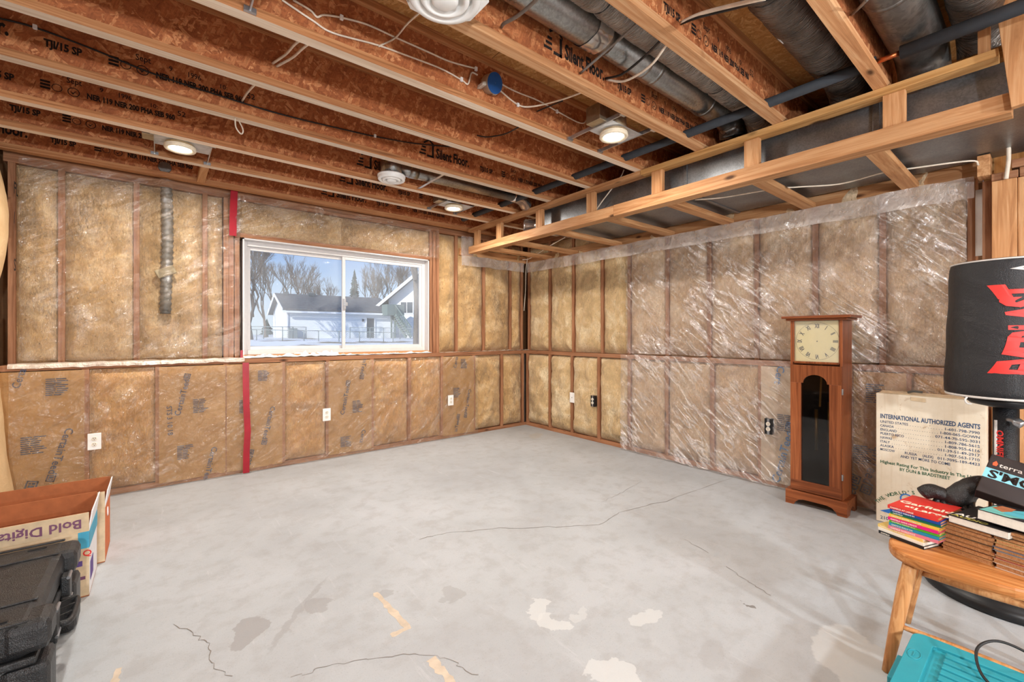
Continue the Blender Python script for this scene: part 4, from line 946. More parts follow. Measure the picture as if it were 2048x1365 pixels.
bt('INTERNATIONAL AUTHORIZED AGENTS', .733, .275, .695, .040, 'ink_navy', .03)
rows = [('UNITED STATES', '1-601-798-7990', .14, .15), ('CANADA', '1-800-065-GOWN', .07, .17), ('ENGLAND', '071-44-70-595-3031', .085, .19), ('PUERTO RICO', '1-809-786-5615', .12, .15), ('HAWAII', '1-808-955-6116', .06, .15), ('ITALY', '011-39-51-49-2917', .05, .18), ('ALASKA', '1-907-563-1710', .07, .15), ('MOSCOW', '011-7095-189-4423', .075, .18)]
for k, (a, b, wa, wb2) in enumerate(rows):
    z = .664-k*.0265; bt(a, .733, .733-wa, z, .023, 'ink_navy'); bt(b, .277+wb2, .277, z, .023, 'ink_navy')
    if k < 7: bt('. '*int((.456-wa-wb2)/.012), .725-wa, .285+wb2, z, .02, 'ink_navy')
bt('RUSSIA', .61, .55, .664-7*.0265, .023, 'ink_navy'); bt('(ALEX)', .525, .475, .664-7*.0265, .023, 'ink_navy'); bt('AND YET MORE TO COME', .63, .40, .452, .024, 'ink_navy'); bt('Highest Rating For This Industry In The U.S.', .733, .29, .395, .028, 'ink_green', .02); bt('BY DUN & BRADSTREET', .635, .40, .365, .028, 'ink_green', .02)
arcw = "THE WORLD'S LARGEST CLUB"
for k, ch in enumerate(arcw):
    a = math.radians(148-k*4.6); r = .27; c = Vector((BX, .51-math.cos(a)*r, .005+math.sin(a)*r*.85))
    if ch != ' ': letter(ch, .030, c, (0, -math.sin(a), -math.cos(a)), (0, -math.cos(a), math.sin(a)), L['ink_green'], gb, 'print_line', .02, 'CENTER')
q = MB(); q.v += [(BX, .735, .075), (BX, .62, .06), (BX, .62, .12), (BX, .66, .112)]; q.face(0, 1, 2, 3); obj('print_mark', q, L['ink_logo'], gb)
obj('print_mark', MB().tube([(BX+.001, .60-math.cos(t*math.pi/8)*.03, .19+math.sin(t*math.pi/8)*.03) for t in range(1, 12)], .004, 6), L['ink_logo'], gb)
bt('210', .733, .69, .022, .03, 'ink_navy'); bt('H', .672, .655, .022, .03, 'ink_navy')
# ------------------------------------------------------------------ free-standing punching bag
def leather(name, c, rough):
    n = NT(name); v = n.coord(); f = n.noise(v, 5, 4, .55, 1.0); g = n.noise(v, 300, 2)
    n.set(col=c, rough=rough, spec=.5, norm=n.bump(n.add('MixRGB', {0: .15, 1: f, 2: g}).outputs[0], .6, .03)); return n.mat
L['vinyl_black'] = leather('black_vinyl', srgb(22,22,25), .42); L['leather'] = leather('black_leather', srgb(26,25,25), .32)
L['red_print'] = plain('red_print', srgb(218,54,48), .5); L['grey_print'] = plain('light_grey_print', srgb(206,200,194), .5)
PB = thing('punching_bag', 'black free-standing punching bag with red lettering on a black pole', 'punching bag', (3.16, .15, 0))
bc2 = Vector((3.165, .148, 0))
prof = [(.02, .945), (.16, .945), (.200, .955), (.212, .968), (.213, .99)] + [(.213-.021*t/12+.002*math.sin(t*1.3), .99+.585*t/12) for t in range(1, 13)] + [(.188, 1.592), (.180, 1.602), (.02, 1.606)]
bag = obj('bag_body', MB().lathe(prof, 56, bc2), L['vinyl_black'], PB, smooth=True)
obj('piping', MB().tube([(bc2.x+math.cos(t*math.pi/24)*.205, bc2.y+math.sin(t*math.pi/24)*.205, .958) for t in range(48)], .006, 6, closed=True), L['grey_print'], PB, smooth=True)
obj('piping', MB().tube([(bc2.x+math.cos(t*math.pi/24)*.188, bc2.y+math.sin(t*math.pi/24)*.188, 1.596) for t in range(48)], .004, 6, closed=True), L['grey_print'], PB, smooth=True)
obj('lace', MB().tube(curve_pts([(2.985, .262, .955), (2.98, .268, .94), (2.985, .262, .925), (3.0, .25, .922)], 5), .004, 6), L['grey_print'], PB, smooth=True)
base_ang = math.atan2(-bc2.y, -bc2.x)
def wrap(me, s0, t_of, h):
    for v in me.vertices:
        s_, t_ = v.co.x, v.co.y
        k = max(0, min(1, s_/h)); tt = t_of(k, t_); z = s0+s_; r = .213-.021*(z-.99)/.585+.0025
        a = base_ang + tt/r; v.co = Vector((bc2.x+math.cos(a)*r, bc2.y+math.sin(a)*r, z))
    return me
def subdiv(me, n=2):
    bm = bmesh.new(); bm.from_mesh(me); bmesh.ops.triangulate(bm, faces=bm.faces[:])
    for _ in range(n): bmesh.ops.subdivide_edges(bm, edges=[e for e in bm.edges if e.calc_length() > .012], cuts=1); bmesh.ops.triangulate(bm, faces=bm.faces[:])
    bm.to_mesh(me); bm.free(); return me
tm = text_mesh('EVERLAST', .20, .055, spacing=.92); wv = max(v.co.x for v in tm.vertices); hv = max(v.co.y for v in tm.vertices)
for v in tm.vertices: v.co.x *= .405/wv; v.co.y *= .15/hv
# letters run upward; their tops point towards the left of the bag and flare at both ends
obj('lettering', wrap(subdiv(tm), 1.072, lambda k, t: .155-(t*(1+.45*(2*k-1)**2)), .405), L['red_print'], bag)
ch = MB()
for (p0, p1, p2, p3) in (((0, 0), (.10, .022), (.10, .012), (.035, 0)), ((0, 0), (.035, 0), (.10, -.012), (.10, -.022))):
    n = len(ch.v); ch.v += [(y+.022, x, 0) for x, y in (p0, p1, p2, p3)]; ch.face(n, n+1, n+2, n+3)
cm = ch.mesh('mark')
obj('emblem', wrap(subdiv(cm), 1.525, lambda k, t: t+.012, .2), L['grey_print'], bag)
obj('collar', MB().lathe([(.05, .90), (.12, .915), (.15, .946)], 32, bc2), L['black'], PB, smooth=True)
pole = obj('pole', MB().lathe([(.046, .06), (.044, .5), (.044, .905)], 28, bc2), L['vinyl_black'], PB, smooth=True)
obj('pole_stripe', MB().obox(bc2+Vector((-.0345, .0305, .62)), (.003, .002, 0), (-.0025, .004, 0), (0, 0, .22)), L['grey_print'], PB)
letter('OMNIFLEX', .038, bc2+Vector((-.038, .0275, .795)), (0, 0, -1), (-.55, -.83, 0), L['red_print'], pole, 'lettering', .03)
obj('clamp_lever', MB().tube(curve_pts([bc2+Vector((-.044, -.01, .85)), bc2+Vector((-.075, -.03, .85)), bc2+Vector((-.085, -.055, .835))], 4), [.012]*5+[.02]*4, 10), L['steel'], PB, smooth=True)
obj('base', MB().lathe([(.29, 0), (.30, .02), (.285, .05), (.20, .085), (.07, .10), (.05, .12)], 44, bc2), L['black'], PB, smooth=True)
# ------------------------------------------------------------------ chair
L['oak_y'] = wood('honey_oak', 'y', srgb(150,88,42), srgb(190,122,66), srgb(212,150,92), .4, 1.6, False); L['oak_z'] = wood('honey_oak_turned', 'z', srgb(166,108,60), srgb(200,142,90), srgb(222,170,116), .4, 1.6, False)
CH = thing('wooden_chair', 'honey-coloured wooden chair loaded with stacks of books', 'chair', (2.31, .19, 0))
sc = Vector((2.315, .19)); out = []
for k in range(40):
    t = 2*math.pi*k/40; c_, s_ = math.cos(t), math.sin(t); p = 2/3.4
    out.append((math.copysign(abs(c_)**p, c_)*.215, math.copysign(abs(s_)**p, s_)*.222))
obj('seat', MB().prism(out, (sc.x, sc.y, .410), (1, 0, 0), (0, 1, 0), (0, 0, .040)), L['oak_y'], CH, bevel=.010)
tops = [(2.165, .335), (2.46, .345), (2.165, .045), (2.46, .035)]; bots = [(2.100, .392), (2.53, .405), (2.10, -.015), (2.53, -.025)]
for (a, b), (c_, d_) in zip(tops, bots):
    P = [Vector((a, b, .415)).lerp(Vector((c_, d_, 0)), k/8) for k in range(9)]
    obj('leg', MB().tube(P, [.020, .022, .023, .022, .021, .020, .018, .016, .014], 16), L['oak_z'], CH, smooth=True)
def at_leg(i, z): return Vector((*tops[i], .415)).lerp(Vector((*bots[i], 0)), 1-z/.415)
def rung(p, q, r=.011, nm='stretcher'):
    P = [p.lerp(q, k/8) for k in range(9)]; obj(nm, MB().tube(P, [r*(.7+.45*math.sin(math.pi*k/8)) for k in range(9)], 12), L['oak_z'], CH, smooth=True)
rung(at_leg(0, .175), at_leg(2, .175)); rung(at_leg(1, .25), at_leg(3, .25), .013); rung(at_leg(0, .24), at_leg(1, .27), .014); rung(at_leg(2, .24), at_leg(3, .27), .014)
for k in range(6):
    x = 2.17+k*.056; rung(Vector((x, -.012, .44)), Vector((2.315+(x-2.315)*1.25, -.13, .86)), .008, 'spindle')
obj('crest_rail', MB().tube(curve_pts([(2.10, -.12, .85), (2.2, -.135, .88), (2.315, -.14, .89), (2.43, -.135, .88), (2.53, -.12, .85)], 5), .018, 12), L['oak_z'], CH, smooth=True)
# ------------------------------------------------------------------ books
_pm = {}
def bookmat(c, r=.45):
    k = tuple(c)
    if k not in _pm: _pm[k] = plain('cover_%d_%d_%d' % k, srgb(*c), r, var=.05, scale=12)
    return _pm[k]
L['pages'] = wood('aged_page_edges', 'x', srgb(150,98,58), srgb(186,130,84), srgb(204,154,108), .9, 6, False); L['pages_white'] = plain('white_page_edges', srgb(226,218,204), .85, var=.06, scale=90)
def book(x, y, z, rz, l, w_, h, cov, label, group, pages='pages', tilt=None, board=.0012, title=None, tcol=(240,235,220), name='book', cover_text=()):
    T = thing(name, label, 'book', (x, y, z), group=group, rot=tilt or (0, 0, rz))
    cm = bookmat(cov)
    cv = obj('cover', MB().box(-l/2, l/2, -w_/2, w_/2, 0, board).box(-l/2, l/2, -w_/2, w_/2, h-board, h).box(-l/2, -l/2+board, -w_/2, w_/2, board, h-board), cm, T, local=True)
    obj('pages', MB().box(-l/2+board, l/2-.003, -w_/2+.003, w_/2-.003, board, h-board), L[pages], T, local=True)
    if title: letter(title, h*.62, (-l/2-.0005, w_/2-.008, h*.25), (0, -1, 0), (0, 0, 1), bookmat(tcol), cv, 'title', .02, local=True)
    for (s, size, px_, py_, col, ang) in cover_text:
        letter(s, size, (px_, py_, h+.0006), (math.sin(ang), -math.cos(ang), 0), (math.cos(ang), math.sin(ang), 0), bookmat(col), cv, 'title', .03, local=True)
    return T
S1 = [((30,30,32), 'black', .000, .34), ((232,228,216), 'white', .002, .34), ((228,196,112), 'cream yellow', .004, .34), ((214,120,140), 'pink', -.02, .2), ((36,140,170), 'teal blue', -.022, .2), ((96,180,40), 'lime green', -.022, .2), ((216,24,120), 'magenta', -.02, .2), ((226,190,70), 'yellow', -.022, .2), ((20,110,80), 'dark green', -.025, .19), ((20,70,150), 'royal blue', -.025, .19)]
z = .4505; titles = ['GARFIELD', 'GARFIELD LOSES HIS FEET', 'GARFIELD TIPS THE SCALES', 'GARFIELD WORLDWIDE', 'GARFIELD ROLLS ON', 'GARFIELD HANGS OUT', 'GARFIELD GAINS WEIGHT', 'GARFIELD BIGGER THAN LIFE', 'GARFIELD', 'GARFIELD WEIGHS IN']
for i, (c, nm, dy, rz) in enumerate(S1):
    h = .0112; book(2.336+.004*((i*7) % 3), .340+dy, z, -rz, .215, .150, h, c, 'thin %s comic book in the colourful stack on the chair corner' % nm, 'thin comic books stacked on the chair', 'pages_white' if i < 3 else 'pages', title=titles[i]); z += h+.0003
book(2.336, .321, z, -.19, .220, .150, .0125, (204,52,44), 'red comic book on top of the colourful stack', 'thin comic books stacked on the chair', title='GARFIELD AT LARGE', cover_text=(('Garfield', .048, -.035, .068, (240,230,205), .12), ('at', .034, -.075, .035, (240,230,205), .12), ('Large', .044, -.085, .005, (240,230,205), .12)))
z1 = z+.0125
browns = [(196,150,100), (120,70,40), (90,60,44), (150,110,70), (60,50,46), (160,120,84), (110,78,52)]
z = .4505; names2 = ['bottom', 'second', 'third', 'fourth', 'fifth', 'sixth', 'seventh']
for i in range(7):
    h = (.014, .017, .0155, .016, .017, .015, .016)[i]
    book(2.345+.003*((i*5) % 3-1), .178+.003*((i*3) % 3-1), z, math.pi-.30+.02*(i % 3), .178, .135+.004*(i % 3), h, browns[i], '%s old paperback from below in the middle stack, page edges showing' % names2[i], 'old paperbacks in the middle stack'); z += h+.0003
zt = z
book(2.335, .140, zt, math.pi-.30, .215, .160, .026, (34,32,32), 'black-covered book with thick white pages topping the middle stack', 'big books on top', 'pages_white', cover_text=(('AU', .036, .075, -.072, (240,238,230), 3.14), ('AUDIO', .03, .098, -.074, (190,180,90), 3.14),))
z = .4505; cols3 = [(210,200,190), (190,160,130), (180,60,60), (170,150,130), (90,120,150), (150,110,80), (200,180,120), (120,80,50), (90,60,40), (140,100,70)]; ord3 = ['lowest', 'second', 'third', 'fourth', 'fifth', 'sixth', 'seventh', 'eighth', 'ninth', 'tenth']
for i in range(10):
    h = (.016, .014, .013, .014, .012, .015, .013, .012, .013, .012)[i]
    book(2.305+.004*((i*4) % 3), .045+.003*((i*5) % 3), z, math.pi-.26+.03*(i % 2), .178, .128+.004*(i % 2), h, cols3[i], '%s paperback from below in the stack at the right edge' % ord3[i], 'paperbacks in the stack at the right edge', title=None); z += h+.0003
book(2.335, .045, zt+.0300, 0, .245, .20, .034, (38,36,38), 'dark and turquoise comic book lying slanted on top of the stacks', 'big books on top', 'pages_white', tilt=(-.02, -.05, math.pi-.28), cover_text=(('INNER', .045, .03, -.035, (214,70,84), 3.14), ('HERO', .045, -.02, -.035, (214,70,84), 3.14)))
CB = [o for o in bpy.data.objects if o.get('label', '').startswith('dark and turquoise')][0]
def patchpoly(par, pts, zz, mat, nm='cover_art'):
    mb = MB(); mb.v = [(x, y, zz) for x, y in pts]; mb.face(*range(len(pts))); return obj(nm, mb, mat, par, local=True)
cvb = [c for c in CB.children if c.name.startswith('cover')][0]
patchpoly(cvb, [(.118, -.095), (.118, -.02), (.06, .02), (.02, -.05), (.0, -.095)], .0345, bookmat((110,186,178)))
patchpoly(cvb, [(.085, -.045), (.09, .095), (-.05, .095), (-.05, -.02), (.03, -.06)], .0347, bookmat((84,176,190)))
patchpoly(cvb, [(.04, -.09), (.07, -.055), (.03, -.045), (-.02, -.05), (-.02, -.085)], .0349, bookmat((176,110,74)))
# slanted game box behind
SB = thing('snack_kit_box', 'dark box with a pale blue band propped up behind the books', 'box', (2.42, .12, .62))
ex = Vector((-.04, -1, -.22)).normalized(); ey = Vector((.72, -.14, .52)); ey = (ey-ex*ey.dot(ex)).normalized(); ez = ex.cross(ey)
if ez.x > 0: ez = -ez
o0 = Vector((2.40, .188, .665)); W_, H_ = .30, .20
sb = obj('carton', MB().obox(o0+ex*W_/2+ey*H_/2-ez*.022, ex*W_/2, ey*H_/2, ez*.022), bookmat((44,34,32)), SB, bevel=.003)
q = MB(); q.v = [tuple(o0+ex*a+ey*b+ez*.0006) for a, b in ((.0, .075), (W_, .075), (W_, .125), (.0, .125))]; q.face(0, 1, 2, 3); obj('color_band', q, bookmat((130,196,214)), sb)
letter("S'MORES", .055, o0+ex*.012+ey*.080+ez*.0012, ex, ey, L['ink'], sb, 'title', .03); letter('terra flame', .030, o0+ex*.030+ey*.142+ez*.0012, ex, ey, L['grey_print'], sb, 'title', .01)
q = MB(); q.v = [tuple(o0+ex*a+ey*b+ez*.0012) for a, b in ((.014, .142), (.024, .142), (.026, .155), (.019, .168), (.012, .155))]; q.face(0, 1, 2, 3, 4); obj('flame_mark', q, bookmat((226,90,50)), sb)
# ------------------------------------------------------------------ black leather gloves
def lump(name, path, rs, flat, label, cuff=True):
    T = thing(name, label, 'glove', path[0], group='black leather gloves')
    P = curve_pts(path, 6); m = len(P); R = []
    for i in range(m):
        f = i/(m-1)*(len(rs)-1); k = min(int(f), len(rs)-2); R.append(rs[k]+(rs[k+1]-rs[k])*(f-k))
    mb = MB().tube(P, R, 18)
    for i, v in enumerate(mb.v):
        q = P[i//18]; d = Vector(v)-q; d.z *= flat; mb.v[i] = tuple(q + d*(1+.22*fbm(v[0]*22, v[1]*22, v[2]*30, 3)))
    obj('palm', mb, L['leather'], T, smooth=True, subsurf=1)
    return T
g1 = lump('leather_glove', [(2.43, .345, .60), (2.45, .315, .615), (2.47, .28, .60), (2.48, .25, .575)], [.026, .034, .036, .03], .8, 'small folded black leather glove cuff behind the comic stack')
for k in range(3):
    obj('finger', MB().tube(curve_pts([(2.47, .29-k*.015, .595), (2.44, .30-k*.02, .57), (2.42, .30-k*.025, .53), (2.43, .29-k*.025, .49)], 5), [.014]*14+[.009, .005], 10), L['leather'], g1, smooth=True)
g2 = lump('leather_glove', [(2.47, .262, .55), (2.47, .25, .60), (2.49, .22, .635), (2.53, .19, .655), (2.57, .165, .665)], [.028, .042, .042, .036, .026], .9, 'larger crumpled black leather glove leaning on the propped box')
for k in range(4):
    obj('finger', MB().tube(curve_pts([(2.49+.008*k, .255-k*.016, .60), (2.455+.006*k, .262-k*.018, .585), (2.44, .255-k*.02, .545), (2.445, .25-k*.02, .50)], 5), [.014]*14+[.010, .006], 10), L['leather'], g2, smooth=True)
# ------------------------------------------------------------------ turquoise storage bin
L['teal'] = plain('turquoise_plastic', srgb(44,146,160), .42, var=.10, scale=7); L['teal_dark'] = plain('turquoise_groove', srgb(30,120,134), .5)
TB = thing('storage_bin', 'turquoise plastic storage bin with ribbed lid under the chair edge', 'bin', (1.84, .09, 0))
def rrect(x0, x1, y0, y1, r, n=5):
    o = []
    for (cx, cy, a0) in ((x1-r, y1-r, 0), (x0+r, y1-r, 90), (x0+r, y0+r, 180), (x1-r, y0+r, 270)):
        for k in range(n+1): a = math.radians(a0+90*k/n); o.append((cx+r*math.cos(a), cy+r*math.sin(a)))
    return o
bx0, bx1, by0, by1 = 1.55, 2.088, -.12, .318
mb = MB(); lo = rrect(bx0+.05, bx1-.05, by0+.05, by1-.05, .03); hi = rrect(bx0+.02, bx1-.02, by0+.02, by1-.02, .04); m = len(lo)
mb.v = [(x, y, .001) for x, y in lo]+[(x, y, .17) for x, y in hi]; mb.face(*reversed(range(m))); mb.face(*range(m, 2*m))
for i in range(m): j = (i+1) % m; mb.face(i, j, m+j, m+i)
obj('tub', mb, L['teal'], TB, smooth=False)
lid = obj('lid', MB().prism(rrect(bx0, bx1, by0, by1, .035), (0, 0, .171), (1, 0, 0), (0, 1, 0), (0, 0, .018)), L['teal'], TB, bevel=.005)
rim = MB(); o1 = rrect(bx0+.004, bx1-.004, by0+.004, by1-.004, .033); o2 = rrect(bx0+.052, bx1-.052, by0+.060, by1-.060, .012); m = len(o1)
for zz in (.189, .200):
    rim.v += [(x, y, zz) for x, y in o1]+[(x, y, zz) for x, y in o2]
for i in range(m):
    j = (i+1) % m; rim.face(2*m+i, 2*m+j, 3*m+j, 3*m+i); rim.face(i, j, 2*m+j, 2*m+i); rim.face(m+j, m+i, 3*m+i, 3*m+j)
obj('lid_rim', rim, L['teal'], TB, bevel=.002)
for k in range(11):
    x = bx0+.075+k*.037; obj('lid_rib', MB().box(x, x+.027, by0+.072, by1-.092, .1885, .2005), L['teal'], TB, bevel=.003)
em = MB().tube([(1.93+.030*math.cos(t*math.pi/12), .290+.016*math.sin(t*math.pi/12), .2005) for t in range(24)], .0016, 5, closed=True)
obj('emblem', em, L['teal'], TB, smooth=True); obj('emblem', MB().box(1.915, 1.945, .2895, .2925, .1995, .202), L['teal'], TB)
obj('handle', MB().box(1.78, 1.93, by1-.004, by1+.014, .14, .178), L['teal'], TB, bevel=.005)
T = thing('thin_black_cable', 'thin black cable looped over the turquoise bin lid', 'cable', (1.95, .1, .20))
obj('sheath', MB().tube(curve_pts([(2.04, -.02, .215), (2.10, .03, .25), (2.09, .11, .27), (2.03, .155, .25), (1.95, .14, .215), (1.88, .08, .207), (1.80, .02, .206), (1.70, -.05, .206)], 8), .004, 8), L['cable_black'], T, smooth=True)
# ------------------------------------------------------------------ black equipment case
L['case'] = leather('black_case_plastic', srgb(27,27,28), .36)
HC = thing('equipment_case', 'black hard plastic equipment case with latches on the floor at left', 'case', (-.54, 2.37, 0))
x0, x1, y0, y1, zt_ = -.82, -.285, 2.005, 2.735, .352
obj('bottom_shell', MB().box(x0+.01, x1-.03, y0+.012, y1-.012, .004, .225), L['case'], HC, bevel=.03)
obj('lid_shell', MB().box(x0+.008, x1-.022, y0+.008, y1-.008, .235, zt_), L['case'], HC, bevel=.03)
obj('seam_band', MB().box(x0, x1-.016, y0, y1, .218, .242), L['case'], HC, bevel=.006)
for (a, b) in ((y0+.004, y0+.14), (y1-.16, y1-.004)):
    obj('corner_block', MB().box(x1-.10, x1+.012, a, b, .004, .215), L['case'], HC, bevel=.022)
    obj('corner_block', MB().box(x1-.10, x1+.014, a, b, .245, zt_-.004), L['case'], HC, bevel=.026)
for y in (y0+.006, y0+.16, y1-.18, y1-.03): obj('lid_ridge', MB().box(x0+.02, x1-.035, y, y+.016, zt_-.002, zt_+.006), L['case'], HC, bevel=.004)
for y in (y0+.045, y1-.07): obj('strap_slot', MB().box(x1-.14, x1-.085, y, y+.012, zt_-.001, zt_+.004), L['black'], HC)
for y in (y0+.22, y1-.235):
    lt = obj('latch', MB().box(x1-.022, x1+.006, y-.028, y+.028, .165, .285), L['case'], HC, bevel=.005)
    obj('latch_pin', MB().tube([(x1+.002, y-.032, .28), (x1+.002, y+.032, .28)], .006, 10), L['steel'], lt); obj('latch_pin', MB().tube([(x1+.004, y-.03, .19), (x1+.004, y+.03, .19)], .005, 10), L['steel'], lt)
hd = obj('handle', MB().tube(curve_pts([(x1-.02, 2.27, .20), (x1+.025, 2.28, .195), (x1+.032, 2.37, .195), (x1+.025, 2.46, .195), (x1-.02, 2.47, .20)], 6), .011, 10), L['case'], HC, smooth=True)
for y in (2.31, 2.37, 2.43): obj('handle_web', MB().beam((x1-.02, y-.02, .205), (x1+.028, y+.02, .2), .006, .02), L['case'], hd)
obj('sticker', MB().box(-.62, -.46, 2.28, 2.34, zt_+.0002, zt_+.001), L['white'], HC)
letter('08', .045, (-.50, 2.325, zt_+.0015), (-1, 0, 0), (0, -1, 0), L['ink'], HC, 'sticker_writing', .01)
# ------------------------------------------------------------------ open cartons
def carton(name, label, x0, x1, y0, y1, h, fl_, side, front, inner, lean=0.0):
    T = thing(name, label, 'box', ((x0+x1)/2, (y0+y1)/2, 0), group='open cartons by the left wall'); t = .005
    obj('bottom', MB().box(x0, x1, y0, y1, .001, .006), L[inner], T)
    fw = obj('front_panel', MB().box(x0, x1, y0, y0+t, .006, h), L[front], T); obj('back_panel', MB().box(x0, x1, y1-t, y1, .006, h), L[inner], T)
    rw = obj('side_panel', MB().box(x1-t, x1, y0+t, y1-t, .006, h), L[side], T); obj('side_panel', MB().box(x0, x0+t, y0+t, y1-t, .006, h), L[inner], T)
    ff = obj('flap', MB().obox(((x0+x1)/2, y0-.004, h+fl_/2), ((x1-x0)/2, 0, 0), (0, t/2, 0), (0, -.008, fl_/2)), L[front], T)
    bf = obj('flap', MB().obox(((x0+x1)/2, y1+.002, h+fl_/2), ((x1-x0)/2, 0, 0), (0, t/2, 0), (0, .010, fl_/2)), L[inner], T)
    sfl = obj('flap', MB().obox((x1+.004, (y0+y1)/2, h+fl_/2), (t/2, 0, 0), (0, (y1-y0)/2-.004, 0), (.006, 0, fl_/2)), L[side], T)
    # inner liners of the panels
    obj('liner', MB().box(x0+t, x1-t, y0+t, y0+t+.001, .006, h+fl_*.98), L['card_brown'], T)
    return T, fw, rw, ff, bf, sfl
L['teal_card'] = plain('turquoise_print', srgb(70,160,190), .6)
C1, fw, rw, ff, bf, sfl = carton('open_carton', 'open paper carton with upside-down lettering behind the black case', -.80, -.262, 2.90, 3.235, .312, .092, 'card_white', 'card_tan', 'card_brown')
obj('color_band', MB().box(-.2615, -.2605, 2.902, 3.234, .232, .311), L['teal_card'], rw); obj('color_band', MB().box(-.30, -.262, 2.8985, 2.8995, .232, .311), L['teal_card'], fw)
letter('Bold Digital', .060, (-.285, 2.8895, .375), (-1, 0, 0), (0, .06, -1), L['ink_plum'], ff, 'print_line', .02)
obj('print_block', MB().box(-.2612, -.2604, 2.94, 3.05, .06, .15), L['ink_purple'], rw); obj('print_block', MB().box(-.31, -.285, 2.8984, 2.8994, .15, .175), L['ink_purple'], fw); obj('print_block', MB().box(-.32, -.275, 2.8984, 2.8994, .085, .10), L['ink_plum'], fw)
letter('Q', .04, (-.285, 2.8985, .195), (1, 0, 0), (0, 0, 1), L['red_print'], fw, 'print_line', .02)
C2, fw2, rw2, ff2, bf2, sf2 = carton('open_carton', 'open orange-sided carton with a hand hole, farthest from the camera', -.80, -.233, 3.275, 3.585, .30, .092, 'card_orange', 'card_tan', 'card_brown')
sf2.data.materials.clear(); sf2.data.materials.append(L['card_white'])
obj('hand_hole', MB().lathe([(.022, 0), (.022, .0008)], 20, (-.2332, 3.42, .235), (1, 0, 0)), L['ink'], rw2); obj('grommet', MB().tube([(-.2325, 3.42+.023*math.cos(t*math.pi/10), .235+.023*math.sin(t*math.pi/10)) for t in range(20)], .003, 6, closed=True), L['card_white'], rw2)
# ------------------------------------------------------------------ outside: snowy yard, neighbouring houses, fence, trees
def snow():
    n = NT('patchy_snow'); v = n.coord(rand=False); f = n.noise(v, .35, 6, .6); g = n.noise(v, 2.2, 4)
    c = n.mix(n.ramp(f, (.40, (1,)*3), (.47, (0,)*3)), (.84, .85, .88), srgb(128,116,92)); n.set(col=c, rough=.8, norm=n.bump(g, .3, .1)); return n.mat
L['snow'] = snow()
def gz(y):
    pts = ((4.9, .45), (15, .40), (30, .52), (38, .85), (43, .93), (50, .95), (140, 1.3))
    for (a, za), (b, zb) in zip(pts, pts[1:]):
        if y <= b: return za+(zb-za)*max(0, y-a)/(b-a)
    return pts[-1][1]
mb = MB(); mb.grid(lambda u, v: (-50+u*130, 4.93+v*v*130, gz(4.93+v*v*130)+.05*fbm((-50+u*130)*.3, v*40, 2, 3)*min(1, v*8)), 60, 60)
tag(obj('snowy_yard', mb, L['snow'], smooth=True), 'snow-covered yard outside the window', kind='structure')
def siding():
    n = NT('white_siding'); w = n.add('TexWave', {'Vector': n.coord(rand=False), 'Scale': 2.6}, bands_direction='Z').outputs[0]
    n.set(col=(.80, .83, .86), rough=.6, norm=n.bump(w, .25, .03)); return n.mat
L['siding'] = siding(); L['shingle'] = plain('grey_shingles', srgb(92,94,98), .9, var=.25, scale=3); L['trim'] = plain('white_trim', srgb(236,236,238), .6, var=.03)
L['door_grey'] = plain('grey_door', srgb(84,92,98), .6); L['deck'] = plain('grey_deck_wood', srgb(112,126,124), .8); L['bark'] = plain('grey_bark', srgb(112,102,94), .9, scale=6); L['bark_dark'] = plain('brown_bark', srgb(96,84,76), .9)
L['needle'] = plain('spruce_needles', srgb(52,72,72), .9, var=.3, scale=2); L['fencemetal'] = plain('fence_galvanized', srgb(140,150,152), .5, .3); L['pane_dark'] = plain('dark_pane', srgb(70,80,92), .2)
def P3(px, t, z=None):
    v = ray(px, 670); p = v*t; return Vector((p.x, p.y, EYE if z is None else z))
G = thing('garage', 'long low white garage with grey shingle roof seen through the window', 'building', P3(680, 44, .9))
nl, nr = P3(576, 40), P3(787, 45.7); u = (nr-nl); u.z = 0; Lh = u.length; u.normalize(); vv = Vector((-u.y, u.x, 0)); Wd = 10.5; zb, ze, zr = .85, 3.62, 5.30
def hp(a, b, z): p = nl+u*a+vv*b; return (p.x, p.y, z)
m = MB(); m.v = [hp(0, 0, zb), hp(Lh, 0, zb), hp(Lh, Wd, zb), hp(0, Wd, zb), hp(0, 0, ze), hp(Lh, 0, ze), hp(Lh, Wd, ze), hp(0, Wd, ze), hp(0, Wd/2, zr), hp(Lh, Wd/2, zr)]
m.f = [(0, 1, 5, 4), (1, 2, 6, 9, 5), (2, 3, 7, 6), (3, 0, 4, 8, 7), (4, 5, 9, 8), (6, 7, 8, 9)]; m.m = [0]*6; obj('walls', m, L['siding'], G)
def roof_slab(par, a0, a1, b0, b1, z0, z1, th=.16):
    m = MB(); A = [hp(a0, b0, z0), hp(a1, b0, z0), hp(a1, b1, z1), hp(a0, b1, z1)]; m.v = A+[(x, y, z+th) for x, y, z in A]
    m.f = [(3, 2, 1, 0), (4, 5, 6, 7), (0, 1, 5, 4), (1, 2, 6, 5), (2, 3, 7, 6), (3, 0, 4, 7)]; m.m = [0]*6; obj('roof', m, L['shingle'], par)
k = (zr-ze)/(Wd/2)
roof_slab(G, -.5, Lh+.3, -.5, Wd/2, ze-.5*k, zr); roof_slab(G, -.5, Lh+.3, Wd+.5, Wd/2, ze-.5*k, zr)
obj('gutter', MB().beam(hp(-.5, -.55, ze-.28), hp(Lh+.3, -.55, ze-.28), .12, .16), L['trim'], G)
for b0, b1, z0, z1 in ((-.5, Wd/2, ze-.5*k, zr), (Wd+.5, Wd/2, ze-.5*k, zr)): obj('rake_board', MB().beam(hp(-.52, b0, z0+.02), hp(-.52, b1, z1+.02), .06, .28), L['trim'], G)
